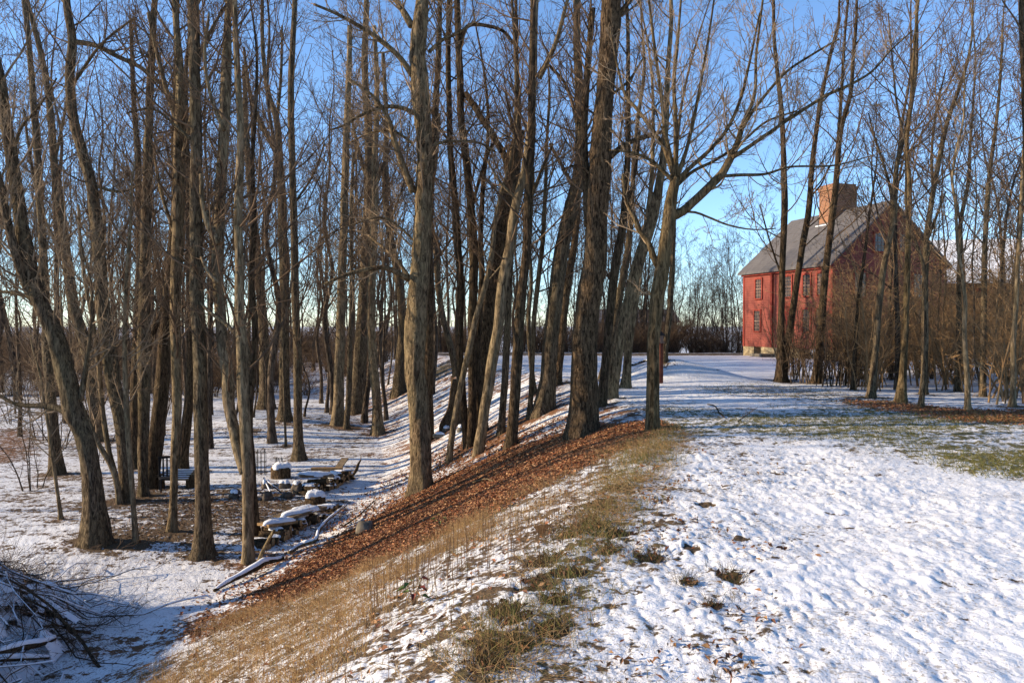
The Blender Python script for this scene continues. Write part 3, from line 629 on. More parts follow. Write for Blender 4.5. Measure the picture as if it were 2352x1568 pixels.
L('short-looking trunk on the lawn edge with a leaning top', [(1437, 891, 21), (1440, 850, 19), (1445, 790, 18), (1455, 720, 18), (1464, 650, 17), (1478, 560, 14), (1494, 440, 11), (1500, 300, 8)], n1=14, h0=3.4, bark='bark_mottled')
L('trunk rising behind the strongly leaning one', [(1388, 880, 20), (1400, 800, 20), (1412, 740, 19), (1428, 650, 17), (1444, 560, 15), (1452, 440, 12), (1462, 300, 9), (1480, 140, 7)], depth=24.5, n1=16, h0=3.6)
L('small crest tree whose limbs fan out from one crotch over the lawn', [(1497, 990, 33), (1498, 930, 31), (1500, 850, 31), (1502, 784, 31), (1506, 735, 31), (1512, 680, 33), (1519, 640, 33), (1526, 590, 30), (1533, 540, 31), (1539, 490, 30), (1543, 450, 26), (1548, 425, 24), (1552, 408, 16)],
  [[(1513, 612, 18), (1501, 590, 15), (1487, 552, 12), (1472, 535, 11), (1455, 498, 9), (1440, 465, 7), (1430, 400, 5)],
   [(1544, 497, 21), (1568, 485, 20), (1592, 464, 20), (1617, 441, 20), (1640, 418, 19), (1657, 400, 19), (1672, 375, 17), (1684, 352, 16), (1695, 325, 13), (1703, 298, 11), (1715, 265, 9), (1727, 240, 8), (1737, 125, 6), (1752, 0, 5)],
   [(1682, 362, 10), (1712, 343, 9), (1742, 322, 9), (1780, 296, 8), (1817, 270, 8), (1860, 243, 7), (1897, 220, 7), (1962, 190, 6), (2002, 165, 5), (2047, 115, 4), (2097, 70, 3)],
   [(1703, 300, 8), (1725, 262, 8), (1757, 220, 7), (1807, 165, 6), (1867, 125, 5), (1927, 90, 4)],
   [(1570, 487, 6), (1592, 487, 5.5), (1630, 500, 5), (1667, 515, 4.5), (1727, 527, 3.5), (1782, 525, 2.5)],
   [(1657, 405, 8), (1700, 402, 7.5), (1757, 400, 6.5), (1807, 385, 5), (1917, 380, 4), (2002, 358, 2.5)],
   [(1550, 415, 13), (1540, 380, 12), (1525, 340, 10), (1500, 300, 9), (1462, 250, 8), (1440, 225, 7), (1420, 160, 5), (1400, 60, 4)],
   [(1550, 412, 12), (1538, 350, 10), (1527, 300, 9), (1520, 230, 8), (1505, 120, 7), (1490, 0, 5)], [(1552, 410, 13), (1552, 340, 11), (1552, 280, 10), (1548, 200, 8), (1556, 100, 7), (1564, 0, 5)],
   [(1553, 412, 11), (1575, 350, 9), (1588, 300, 8), (1602, 230, 7), (1622, 120, 6), (1640, 0, 4)], [(1553, 418, 11), (1580, 390, 10), (1625, 350, 9), (1668, 300, 8), (1700, 230, 7), (1720, 150, 6), (1745, 30, 4)],
   [(1552, 430, 8), (1590, 395, 8), (1640, 370, 7), (1700, 330, 6), (1760, 280, 5), (1830, 255, 4)], [(1512, 690, 6), (1500, 682, 5), (1490, 668, 3)], [(1550, 420, 10), (1522, 392, 9), (1500, 372, 8), (1450, 350, 6), (1400, 345, 4)]],
  H=4.5, n1=0, bark='bark_olive', flare=0.18, lim_n=7, lim_L=0.75, n2=6, n3=4, n4=2, twig='twig_pale', snapped=True, rough=0.05, up=0.12)
L('grey trunk on the lawn just right behind the small crest tree', [(1526, 830, 13), (1530, 790, 13), (1536, 740, 14), (1542, 660, 13), (1546, 560, 11), (1552, 420, 9), (1560, 280, 7)], n1=18, h0=3.5)
# right
L('left trunk of the forked pair in front of the red house front', [(1793, 877, 24), (1794, 800, 19), (1795, 719, 15), (1797, 629, 14), (1800, 539, 14), (1803, 475, 15), (1800, 395, 13), (1799, 340, 12), (1796, 270, 11), (1790, 200, 10), (1779, 100, 8), (1776, 0, 7)], [[(1797, 640, 5), (1770, 560, 4), (1745, 470, 3)]], n1=16, h0=3.6, bark='bark_brown', n3=4)
L('right trunk of the forked pair, leaning right before the red wall', [(1799, 872, 16), (1804, 820, 16), (1811, 773, 15), (1825, 683, 15), (1836, 611, 14), (1844, 557, 14), (1857, 490, 13), (1861, 449, 13), (1864, 395, 12), (1870, 340, 11), (1878, 280, 10), (1892, 200, 9), (1907, 125, 7), (1927, 40, 6)], [[(1861, 452, 5), (1885, 425, 4), (1905, 380, 3)]], n1=16, h0=3.8, bark='bark_brown', n3=4)
L('dark trunk crossing the brick chimney and the near house corner', [(1876, 881, 22), (1881, 810, 19), (1886, 755, 17), (1894, 647, 16), (1904, 557, 15), (1913, 485, 15), (1919, 431, 14), (1923, 385, 13), (1928, 320, 12), (1940, 265, 10), (1952, 225, 9), (1960, 130, 8), (1968, 0, 6)],
  [[(1924, 345, 9), (1929, 270, 8), (1934, 190, 7), (1940, 90, 6), (1948, 0, 5)]], n1=18, h0=3.8, bark='bark_brown', n3=4)
L('trunk leaning right across the dark gable wall', [(2000, 914, 19), (2006, 860, 16), (2012, 800, 14), (2017, 719, 14), (2030, 611, 13), (2045, 539, 13), (2055, 480, 12), (2055, 430, 11), (2062, 370, 10), (2078, 310, 10), (2091, 250, 10), (2102, 175, 9), (2105, 80, 8), (2107, 0, 7)], [[(2050, 500, 8), (2046, 440, 7), (2030, 380, 6), (2010, 320, 5), (1995, 260, 3)], [(2076, 315, 6), (2060, 240, 5), (2050, 140, 4), (2040, 30, 3)]], n1=18, h0=3.6, n3=4)
L('light upright trunk at the leaf-strewn lawn edge, mossy on one side', [(2068, 925, 23), (2073, 860, 16), (2078, 780, 13), (2084, 647, 12), (2086, 539, 12), (2089, 449, 11), (2088, 420, 10), (2083, 340, 9), (2091, 250, 8), (2098, 130, 6), (2110, 0, 5)], n1=16, h0=3.4, bark='bark_olive', n3=4)
L('slim crooked stem beside the mossy lawn-edge trunk', [(2115, 936, 13), (2121, 880, 11), (2126, 827, 10), (2128, 740, 9), (2128, 683, 9), (2123, 618, 8), (2112, 580, 7), (2102, 553, 7), (2086, 505, 6), (2080, 450, 5)], [[(2124, 618, 5), (2140, 560, 4), (2150, 500, 3)]], n1=14, h0=2.8, L1=1.1, H=6, n3=4)
L('pale wavy sapling standing in front of the thicket, right of the house', [(2222, 944, 14), (2222, 880, 12), (2216, 800, 11), (2214, 760, 10), (2217, 700, 9), (2212, 650, 8), (2203, 590, 7), (2199, 550, 7), (2194, 465, 6), (2187, 415, 6), (2196, 350, 5), (2212, 280, 4), (2215, 180, 3)], n1=16, h0=2.6, L1=1.2, H=7, bark='bark_pale', twig='twig_pale', n3=4)
L('pale stem near the right end of the thicket', [(2326, 935, 15), (2328, 870, 12), (2328, 784, 11), (2334, 700, 10), (2338, 600, 9), (2346, 480, 8), (2350, 360, 6)], n1=14, h0=2.8, H=7, bark='bark_pale', n3=4)
L('dark trunk cut by the right edge of the picture', [(2366, 945, 16), (2363, 800, 14), (2361, 600, 13), (2357, 400, 12), (2353, 190, 12), (2348, 0, 11)], n1=12, h0=4.0, bark='bark_brown', n3=4)
L('tall thin tree leaning right above the snowy outbuilding roof', [(2122, 900, 16), (2123, 760, 14), (2125, 620, 13), (2128, 550, 13), (2142, 450, 12), (2156, 375, 11), (2177, 275, 10), (2198, 215, 8), (2212, 175, 7), (2230, 100, 5), (2234, 0, 4)], [[(2143, 440, 7), (2140, 350, 6), (2150, 260, 5), (2172, 160, 3)], [(2126, 560, 7), (2150, 500, 6), (2172, 440, 4)]], depth=19.5, n1=20, h0=4.2, n3=4)
L('slender tree rising from the middle of the right thicket', [(2200, 885, 13), (2202, 740, 12), (2204, 600, 10), (2208, 500, 9), (2224, 420, 8), (2228, 340, 6), (2235, 240, 5), (2240, 120, 3)], depth=20.5, n1=20, h0=3.6, n3=4)
L('slender tree rising near the right end of the thicket', [(2258, 890, 13), (2260, 720, 12), (2262, 560, 11), (2268, 460, 10), (2274, 390, 9), (2284, 320, 8), (2292, 250, 7), (2300, 130, 5), (2306, 20, 3)], depth=19, n1=22, h0=3.6, n3=4)
L('thin dark trunk inside the thicket before the gable', [(1960, 896, 11), (1964, 800, 10), (1972, 690, 8), (1985, 590, 7), (1996, 500, 6), (2010, 400, 4)], n1=14, h0=3.0, L1=1.2, H=7, bark='bark_brown', n3=4)

build_ground()
# ------------------------------------------------------------------ trees of the woods behind (copies of a few kinds)
def make_wood_tree(seed, H, r, h0, n1, L1, bark='bark_far', twig='twig_far', fork=False, n4=1):
    r = r * 0.62; n1 = int(n1 * 0.68); L1 = L1 * 1.45
    g = np.random.default_rng(seed)
    root = empty('wood_tree', (0, 0, -50))
    z = np.linspace(0, H, 9); lean = g.normal(size=2) * 0.03
    P = np.stack([lean[0] * z + 0.14 * np.cumsum(g.normal(size=9)), lean[1] * z + 0.14 * np.cumsum(g.normal(size=9)), z], -1); P -= P[0]
    R = r * (1 - 0.93 * (z / H) ** 0.9)
    P = np.concatenate([[[0, 0, -0.4]], P]); R = np.concatenate([[r], R])
    Ps, Rs = smooth_path(P, R, 0.4)
    V, Q, T = stem_mesh(Ps, Rs, 8, seed, 0.35, 0.05); mesh('trunk', V, Q, T, M[bark], root)
    par = [(Ps, Rs, n1, h0 / H, L1)]
    if fork:
        i = int(len(Ps) * 0.35); d = unit(np.array([[g.normal(), g.normal(), 2.6]]))[0]; m = H * 0.5
        LP = np.array([Ps[i] + d * m * t + np.array([0, 0, 0.25 * m * t * t]) for t in np.linspace(0, 1, 6)]); LR = Rs[i] * 0.75 * (1 - 0.9 * np.linspace(0, 1, 6))
        V, Q, T = stem_mesh(LP, LR, 7, seed + 3, 0, 0.05); mesh('limb', V, Q, T, M[bark], root)
        par.append((LP, LR, n1 // 2, 0.15, L1 * 0.8))
    V, Q = crown_from(par, n1, 7, 4, n4, h0 / H, L1 * 1.15, 0.0042, g=g, wig=0.15, up=0.12)
    mesh('crown', V, Q, None, M[twig], root)
    return root
WOOD = [make_wood_tree(901, 12.5, 0.15, 2.6, 26, 2.6), make_wood_tree(902, 11.0, 0.10, 2.2, 24, 2.1), make_wood_tree(903, 13.5, 0.19, 3.2, 28, 3.0, fork=True),
        make_wood_tree(904, 9.5, 0.075, 1.8, 22, 1.7), make_wood_tree(905, 12.0, 0.12, 2.8, 26, 2.3, fork=True), make_wood_tree(906, 8.0, 0.055, 1.5, 20, 1.4)]
_used = [False] * len(WOOD)

def place(protos, used, i, x, y, sc, rz, label, cat, group):
    z = float(terrain(x, y)) - 0.03
    if not used[i]:
        used[i] = True; o = protos[i]; o.location = (x, y, z); o.rotation_euler = (0, 0, rz); o.scale = (sc, sc, sc * 1.0)
        tag(o, label, cat, group); return o
    return copy_tree(protos[i], (x, y, z), rz, sc, label, cat, group)

wr = random.Random(5)
def wood_zone(n, px0, px1, y0, y1, kinds, label, group, smin=0.85, smax=1.15, reject=None, power=1.0):
    k = 0; tries = 0; pts = []
    while k < n and tries < n * 60:
        tries += 1
        Y = y0 + (y1 - y0) * wr.random() ** power; px = wr.uniform(px0, px1); X = (px - CX) / FPX * Y
        if reject and reject(X, Y): continue
        if any((X - a) ** 2 + (Y - b) ** 2 < 0.8 for a, b in pts): continue
        pts.append((X, Y)); i = wr.choice(kinds)
        place(WOOD, _used, i, X, Y, wr.uniform(smin, smax), wr.uniform(0, 6.28), label, 'tree', group); k += 1

in_lawn = lambda x, y: float(slope_t(x, y)) > 0.55 and y < 49
wood_zone(24, -60, 640, 27, 46, [0, 1, 1, 3, 3, 4, 5, 5], 'thin bare tree standing in the shaded left part of the hollow wood', 'trees filling the left of the hollow', 1.05, 1.6, reject=in_lawn)
wood_zone(50, -100, 1000, 44, 85, [0, 1, 2, 4, 4, 2], 'bare tree in the far wood across the hollow, dark against the sky', 'far trees beyond the hollow', 1.2, 1.9, reject=in_lawn)
wood_zone(16, 640, 1010, 31, 50, [1, 3, 5, 5, 0, 4], 'bare tree along the far bank left of the central trunk', 'trees along the far bank', 1.0, 1.5, reject=in_lawn)
wood_zone(54, 980, 1500, 50, 70, [1, 3, 5, 4, 0], 'slender bare tree behind the far edge of the lawn, seen between the big trunks', 'trees past the lawn behind the big trunks', 0.9, 1.6, power=1.4)
wood_zone(110, 1470, 1790, 51, 70, [3, 5, 5, 1, 3], 'slender bare tree behind the open lawn left of the red house', 'trees past the lawn beside the house', 0.70, 0.98)
wood_zone(16, 1800, 2400, 54, 72, [1, 3, 5], 'bare tree behind the red house', 'trees behind the house', 0.75, 1.05)
in_house = lambda x, y: y > 35.5 and x < 25 or (y > 43)
wood_zone(26, 2020, 2420, 19.5, 38, [3, 5, 5, 1], 'thin bare tree growing among the thicket right of the house', 'trees among the right thicket', 0.85, 1.25, reject=in_house)

# one tree left of the picture: its trunk throws the long dark stripe up the leaf-covered slope
_o = place(WOOD, _used, 2, -13.5, 10.55, 1.0, 0.4, 'bare tree outside the left of the picture, its trunk shadow lying across the leaf slope', 'tree', None); _o.scale = (2.1, 2.1, 1.3)
for (x, y, i, s) in [(-17, 17.5, 3, 1.0)]:
    place(WOOD, _used, i, x, y, s, x, 'bare tree of the hollow wood just outside the left edge', 'tree', None)

# ------------------------------------------------------------------ shrubs: many thin stems from one root
def make_shrub(seed, H, nst, spread, nb, nt, stem_m, twig_m, rs=0.014, rt=0.0023, arch=0.10):
    g = np.random.default_rng(seed); root = empty('shrub', (0, 0, -50))
    a = g.uniform(0, 6.283, nst); o = np.stack([g.normal(size=nst) * 0.16, g.normal(size=nst) * 0.16, np.full(nst, -0.05)], -1)
    K = 9; L = H * g.uniform(0.6, 1.15, nst); d = unit(np.stack([np.cos(a) * spread * g.uniform(0.3, 1.2, nst), np.sin(a) * spread * g.uniform(0.3, 1.2, nst), np.ones(nst)], -1))
    P = np.empty((nst, K, 3)); P[:, 0] = o; p = o; out = np.stack([np.cos(a), np.sin(a), -0.35 * np.ones(nst)], -1)
    for k in range(1, K):
        d = unit(d + 0.09 * g.normal(size=(nst, 3)) + arch * out * (k / K)); p = p + d * (L / (K - 1))[:, None]; P[:, k] = p
    R = (rs * g.uniform(0.6, 1.5, nst))[:, None] * (1 - 0.75 * np.linspace(0, 1, K))[None]
    V, Q = tubes(P, R, 5); mesh('stem', V, Q, None, M[stem_m], root)
    b, br = grow(P, R, nb, 0.15, 0.97, 0.42, 0.8, 6, 0.20, 0.02, 0.6, 0.008, rt * 1.5, g=g, lt=0.5)
    c, cr = grow(b, br, nt, 0.1, 0.98, 0.5, 0.8, 5, 0.24, 0.0, 0.7, 0.005, rt, g=g)
    e, er = grow(c, cr, 2, 0.2, 0.98, 0.55, 0.8, 3, 0.24, 0.0, 0.8, 0.004, rt, g=g)
    V1, Q1 = tubes(b, br, 3); V2, Q2 = tubes(c, cr, 3); V3, Q3 = tubes(e, er, 3)
    mesh('twigs', np.concatenate([V1, V2, V3]), np.concatenate([Q1, Q2 + len(V1), Q3 + len(V1) + len(V2)]), None, M[twig_m], root)
    return root
SHRUB = [make_shrub(701, 2.9, 12, 0.35, 9, 5, 'shrub_stem', 'shrub_twig'), make_shrub(702, 2.5, 13, 0.5, 8, 5, 'shrub_stem', 'shrub_twig', arch=0.22),
         make_shrub(703, 3.2, 9, 0.3, 10, 5, 'shrub_stem', 'shrub_twig'), make_shrub(704, 2.1, 13, 0.55, 8, 5, 'shrub_stem', 'shrub_twig', arch=0.25)]
SHRUB += [make_shrub(713, 3.9, 5, 0.18, 10, 4, 'shrub_stem', 'shrub_twig', rs=0.018, arch=0.03), make_shrub(714, 3.4, 4, 0.25, 10, 4, 'shrub_stem', 'shrub_twig', rs=0.016, arch=0.05)]
_su = [False] * 6
def shrub_zone(n, fn, label, group, protos, used, s0, s1, cat='shrub'):
    k = 0
    while k < n:
        X, Y = fn()
        if X is None: continue
        place(protos, used, wr.randrange(len(protos)), X, Y, wr.uniform(s0, s1), wr.uniform(0, 6.28), label, cat, group); k += 1
def thick_right():
    Y = 16.3 + (33 - 16.3) * wr.random() ** 1.3; px = wr.uniform(1935, 2440); X = (px - CX) / FPX * Y
    ed = np.interp(px, [1780, 1900, 2000, 2100, 2250, 2400], [23.6, 22.0, 20.2, 18.6, 17.4, 16.4])
    return (X, Y) if Y > ed else (None, None)
shrub_zone(56, thick_right, 'golden brown leafless shrub in the dense thicket right of the house', 'shrubs of the right thicket', SHRUB, _su, 0.7, 1.5)
def thick_mid():
    px = wr.uniform(1780, 2000); ed = np.interp(px, [1780, 1900, 2000], [23.2, 21.8, 20.4]); Y = ed + wr.uniform(0, 5); return ((px - CX) / FPX * Y, Y)
SAP = [make_shrub(711, 2.4, 5, 0.22, 7, 4, 'bark_far', 'twig', rs=0.014, arch=0.05), make_shrub(712, 2.9, 4, 0.15, 7, 4, 'bark_far', 'twig', rs=0.016, arch=0.03)]
for s in SAP: s.name = 'sapling_clump'
_sp = [False] * 2
shrub_zone(30, thick_mid, 'dark sapling clump at the thicket end in front of the red wall', 'saplings before the red wall', SAP, _sp, 0.7, 1.1, 'sapling')
BRUSH = [make_shrub(721, 3.0, 16, 0.4, 9, 5, 'bark_far', 'brush_dark', rs=0.016, rt=0.0042), make_shrub(722, 2.6, 18, 0.6, 9, 5, 'bark_far', 'brush_dark', rs=0.014, rt=0.0042, arch=0.2)]
for s in BRUSH: s.name = 'brush_shrub'
_bu = [False] * 2
def far_lawn():
    Y = wr.uniform(48.5, 56); px = wr.uniform(985, 1800); X = (px - CX) / FPX * Y; return X, Y
shrub_zone(62, far_lawn, 'dark leafless brush lining the far edge of the snowy lawn', 'brush along the far lawn edge', BRUSH, _bu, 0.7, 1.1)
def far_hollow():
    Y = wr.uniform(44, 76); px = wr.uniform(-60, 1040); X = (px - CX) / FPX * Y
    return (X, Y) if float(slope_t(X, Y)) < 0.6 else (None, None)
shrub_zone(105, far_hollow, 'brown leafless brush at the back of the hollow wood', 'brush at the back of the hollow', BRUSH, _bu, 0.8, 1.35)
def deep_hollow():
    Y = wr.uniform(76, 105); px = wr.uniform(-80, 1060); X = (px - CX) / FPX * Y
    return (X, Y)
shrub_zone(85, deep_hollow, 'tall leafless brush closing the view far behind the hollow wood', 'brush far behind the hollow', BRUSH, _bu, 1.4, 2.0)
def left_brush():
    Y = wr.uniform(20, 40); px = wr.uniform(-80, 240 if Y < 30 else 420); X = (px - CX) / FPX * Y
    return (X, Y)
shrub_zone(12, left_brush, 'leafless shrub with pale twigs under the left trees', 'shrubs under the left trees', SAP, _sp, 0.9, 1.4)
def behind_house():
    Y = wr.uniform(42, 52); px = wr.uniform(2180, 2420); return ((px - CX) / FPX * Y, Y)
shrub_zone(10, behind_house, 'dark brush in front of the snowy outbuilding', 'brush before the outbuilding', BRUSH, _bu, 0.9, 1.2)
# ------------------------------------------------------------------ red house
def mat_clap(name, a, b):
    k = NT(name); tc = k.n('ShaderNodeTexCoord'); sx = k.n('ShaderNodeSeparateXYZ'); k.l(tc.outputs['Object'], sx.inputs[0])
    f = k.math('FRACT', k.math('MULTIPLY', sx.outputs[2], 1 / 0.13))
    n1 = k.noise(tc.outputs['Object'], 2.5, 5, 0.6)
    n2 = k.noise(k.coords((1.2, 1.2, 16)), 1.0, 3)
    c = k.ramp(n1, [(0.3, a), (0.7, b)])
    c = k.mix(k.mapr(n2, 0.3, 0.7, 0, 0.35), c, tuple(0.75 * q for q in a))
    edge = k.math('LESS_THAN', f, 0.12)
    c = k.mix(k.math('MULTIPLY', edge, 0.4), c, (0.06, 0.012, 0.01))
    k.col(c); k.bump(k.math('SUBTRACT', 1.0, f), 0.5, 0.02); k.b.inputs['Roughness'].default_value = 0.75
    return k.m
def mat_roof():
    k = NT('weathered_shingle'); v = k.coords((1, 1, 1))
    br = k.n('ShaderNodeTexBrick'); br.inputs['Scale'].default_value = 1.0; br.inputs['Brick Width'].default_value = 0.16; br.inputs['Row Height'].default_value = 0.14
    br.inputs['Mortar Size'].default_value = 0.008; br.inputs['Color1'].default_value = (0.105, 0.098, 0.098, 1); br.inputs['Color2'].default_value = (0.075, 0.07, 0.072, 1); br.inputs['Mortar'].default_value = (0.05, 0.043, 0.04, 1)
    k.l(v, br.inputs['Vector'])
    n = k.noise(k.coords((2.5, 0.5, 0.5)), 1.0, 4, 0.6)
    k.col(k.mix(k.mapr(n, 0.35, 0.7, 0, 0.6), br.outputs[0], (0.135, 0.125, 0.122))); k.bump(br.outputs[1], 0.4, 0.01); return k.m
def mat_brick(name='chimney_brick'):
    k = NT(name); tc = k.n('ShaderNodeTexCoord'); sx = k.n('ShaderNodeSeparateXYZ'); k.l(tc.outputs['Object'], sx.inputs[0])
    cb = k.n('ShaderNodeCombineXYZ'); k.l(k.math('ADD', sx.outputs[0], sx.outputs[1]), cb.inputs[0]); k.l(sx.outputs[2], cb.inputs[1])
    br = k.n('ShaderNodeTexBrick'); br.inputs['Scale'].default_value = 1.0; br.inputs['Brick Width'].default_value = 0.21; br.inputs['Row Height'].default_value = 0.075
    br.inputs['Mortar Size'].default_value = 0.01; br.inputs['Color1'].default_value = (0.26, 0.10, 0.045, 1); br.inputs['Color2'].default_value = (0.17, 0.06, 0.032, 1); br.inputs['Mortar'].default_value = (0.26, 0.19, 0.13, 1)
    k.l(cb.outputs[0], br.inputs['Vector']); n = k.noise(tc.outputs['Object'], 3.0, 4)
    k.col(k.mix(k.mapr(n, 0.4, 0.7, 0, 0.5), br.outputs[0], (0.30, 0.15, 0.07))); k.bump(br.outputs[1], 0.5, 0.01); return k.m
def mat_stonework():
    k = NT('fieldstone'); v = k.coords((4.2, 4.2, 7.5)); vo = k.n('ShaderNodeTexVoronoi'); vo.inputs['Scale'].default_value = 1.0; k.l(v, vo.inputs['Vector'])
    sp = k.n('ShaderNodeSeparateColor'); k.l(vo.outputs['Color'], sp.inputs[0])
    k.col(k.ramp(sp.outputs[0], [(0.1, (0.20, 0.15, 0.085)), (0.9, (0.40, 0.32, 0.19))])); k.bump(vo.outputs[0], 0.6, 0.03); return k.m
def mat_glass():
    k = NT('window_glass'); k.col((0.06, 0.05, 0.05)); k.b.inputs['Roughness'].default_value = 0.12; k.b.inputs['Specular IOR Level'].default_value = 0.6
    return k.m
M['red_clap'] = mat_clap('red_clapboard', (0.170, 0.043, 0.030), (0.255, 0.063, 0.045)); M['roof'] = mat_roof(); M['brick'] = mat_brick(); M['fieldstone'] = mat_stonework(); M['glass'] = mat_glass(); M['fire_stone'] = mat_noise('fire_stone', (0.05, 0.04, 0.03), (0.15, 0.12, 0.09), 9.0, 5, 0.5)
M['red_trim'] = mat_noise('red_trim', (0.18, 0.036, 0.026), (0.26, 0.052, 0.037), 5, 3); M['red_dark'] = mat_noise('red_dark', (0.10, 0.02, 0.015), (0.16, 0.03, 0.022), 5, 3)
M['sash'] = mat_noise('sash_paint', (0.17, 0.11, 0.085), (0.26, 0.18, 0.14), 8, 2)

HA = np.array([12.9, 44.8]); HB = np.array([14.9, 37.4]); HL = float(np.linalg.norm(HB - HA)); HU = (HB - HA) / HL
HZ = 0.0; W_, EAVE, RIDGE, BASE = 6.3, 4.64, 7.45, 0.50
house = empty('red_house', (HA[0], HA[1], HZ), math.atan2(HU[1], HU[0]), 'two-storey red clapboard house with weathered grey gable roof and massive brick chimney', 'house')
# walls: pentagonal shell
a = Acc(); prof = [(0, BASE), (0, EAVE), (W_ / 2, RIDGE - 0.06), (W_, EAVE), (W_, BASE)]
V = [(0, y, z) for y, z in prof] + [(HL, y, z) for y, z in prof]
a.add(V, [(0, 1, 6, 5), (3, 4, 9, 8), (0, 5, 9, 4)], [(0, 2, 1), (0, 4, 2), (4, 3, 2), (5, 6, 7), (5, 7, 9), (9, 7, 8)])
a.build('wall', M['red_clap'], house)
# roof: two slabs meeting on the ridge
a = Acc(); oh, og, th = 0.26, 0.22, 0.11
sl = (RIDGE - EAVE) / (W_ / 2)
def slab(y0, z0, y1, z1):
    V = [(-og, y0, z0), (HL + og, y0, z0), (HL + og, y1, z1), (-og, y1, z1)]; V += [(x, y, z + th) for x, y, z in V]
    a.add(V, [(3, 2, 1, 0), (4, 5, 6, 7), (0, 1, 5, 4), (1, 2, 6, 5), (2, 3, 7, 6), (3, 0, 4, 7)])
slab(-oh, EAVE - oh * sl + 0.02, W_ / 2, RIDGE + 0.02); slab(W_ + oh, EAVE - oh * sl + 0.02, W_ / 2 - 0.001, RIDGE + 0.023)
roof = a.build('roof', M['roof'], house)
ch = empty('chimney', (0, 0, 0)); 
bpy.data.objects.remove(ch)
a = Acc(); cx, cy = HL * 0.50, W_ / 2; hx, hy = 0.58, 0.70
a.box(cx - hx, cx + hx, cy - hy, cy + hy, 6.6, 8.62); a.box(cx - hx - 0.05, cx + hx + 0.05, cy - hy - 0.05, cy + hy + 0.05, 8.62, 8.80); a.box(cx - hx + 0.03, cx + hx - 0.03, cy - hy + 0.03, cy + hy - 0.03, 8.80, 8.92)
a.build('chimney', M['brick'], roof)
a = Acc(); a.box(cx - hx - 0.10, cx + hx + 0.10, cy - hy - 0.16, cy - hy - 0.003, 6.70, 6.86); a.build('flashing', M['snow'], roof)
# trim
a = Acc(); a.box(-0.03, HL + 0.03, -0.13, -0.002, EAVE - 0.30, EAVE - 0.14); a.box(-0.05, HL + 0.05, -0.20, -0.002, EAVE - 0.137, EAVE - 0.05); a.build('cornice', M['red_trim'], house)
for x in (0.0, HL):
    a = Acc(); s = -1 if x == 0 else 1
    a.box(min(x, x + s * 0.03), max(x, x + s * 0.03), -0.027, 0.14, BASE, EAVE - 0.31); a.box(x - 0.13 if s > 0 else x - 0.03, x + 0.03 if s > 0 else x + 0.13, -0.03, -0.002, BASE + 0.003, EAVE - 0.31); a.build('corner_board', M['red_trim'], house)
a = Acc(); a.box(2.72, 2.90, -0.09, -0.002, BASE, EAVE - 0.32); a.build('dark_strip', M['red_dark'], house)  # dark red upright strip on the front wall, base to eave
def window(u, z0, w, h, face='front'):
    """u along the wall, z0 sill height; frame > pane, muntin"""
    R = np.eye(3) if face == 'front' else np.array([[0, -1, 0], [1, 0, 0], [0, 0, 1]])   # gable: local -y turns to +x
    o = (u, 0, 0) if face == 'front' else (HL, u, 0)
    f = Acc(); t = 0.09
    f.box(-w / 2 - t, -w / 2, -0.06, -0.002, z0 - 0.06, z0 + h + t, R=R, o=o); f.box(w / 2, w / 2 + t, -0.06, -0.002, z0 - 0.06, z0 + h + t, R=R, o=o)
    f.box(-w / 2, w / 2, -0.06, -0.002, z0 + h, z0 + h + t, R=R, o=o); f.box(-w / 2, w / 2, -0.09, -0.002, z0 - 0.06, z0, R=R, o=o)
    fr = f.build('window', M['red_trim'], house)
    p = Acc(); p.box(-w / 2, w / 2, -0.012, -0.003, z0, z0 + h, R=R, o=o); p.build('pane', M['glass'], fr)
    m = Acc()
    for i in (1, 2): m.box(-w / 2 + w * i / 3 - 0.012, -w / 2 + w * i / 3 + 0.012, -0.030, -0.013, z0, z0 + h, R=R, o=o)
    for i in range(1, 6):
        q = 0.028 if i == 3 else 0.012
        m.box(-w / 2, w / 2, -0.034, -0.0135, z0 + h * i / 6 - q, z0 + h * i / 6 + q, R=R, o=o)
    m.build('muntin', M['sash'], fr)
for s in (0.20, 0.365, 0.55, 0.75, 0.895):
    if abs(s - 0.365) > 0.01: window(HL * s, 3.10, 0.56, 1.02)
for s in (0.185, 0.75, 0.885): window(HL * s, 1.35, 0.56, 1.08)
for u in (1.5, 4.8): window(u, 3.0, 0.62, 1.12, 'gable'); window(u, 1.25, 0.62, 1.18, 'gable')
for u in (2.55, 3.95): window(u, 5.15, 0.55, 0.85, 'gable')
a = Acc(); a.box(HL * 0.55 - 0.48, HL * 0.55 + 0.48, -0.05, -0.002, BASE, 2.62); d = a.build('door', M['red_dark'], house)
a = Acc(); a.box(HL * 0.55 + 0.34, HL * 0.55 + 0.40, -0.10, -0.051, 1.45, 1.52); a.build('handle', M['metal_dark'], d)
a = Acc(); a.box(HL * 0.55 - 0.60, HL * 0.55 + 0.60, -0.12, -0.0525, 2.63, 2.80); a.build('door_hood', M['red_trim'], house)
# stone piers and dark crawl space
for (x0, x1) in ((0.0, 1.05), (1.75, 3.3), (4.2, 5.2), (6.55, HL)):
    a = Acc(); a.box(x0, x1, 0.0, 0.55, -0.5, BASE - 0.003); a.build('foundation_pier', M['fieldstone'], house)
a = Acc(); a.box(HL - 0.55, HL, 0.56, W_, -0.6, BASE - 0.003); a.build('foundation_wall', M['fieldstone'], house)
a = Acc(); a.box(1.85, 3.0, -0.75, -0.01, -0.3, 0.16); a.build('door_step', M['stone'], house)

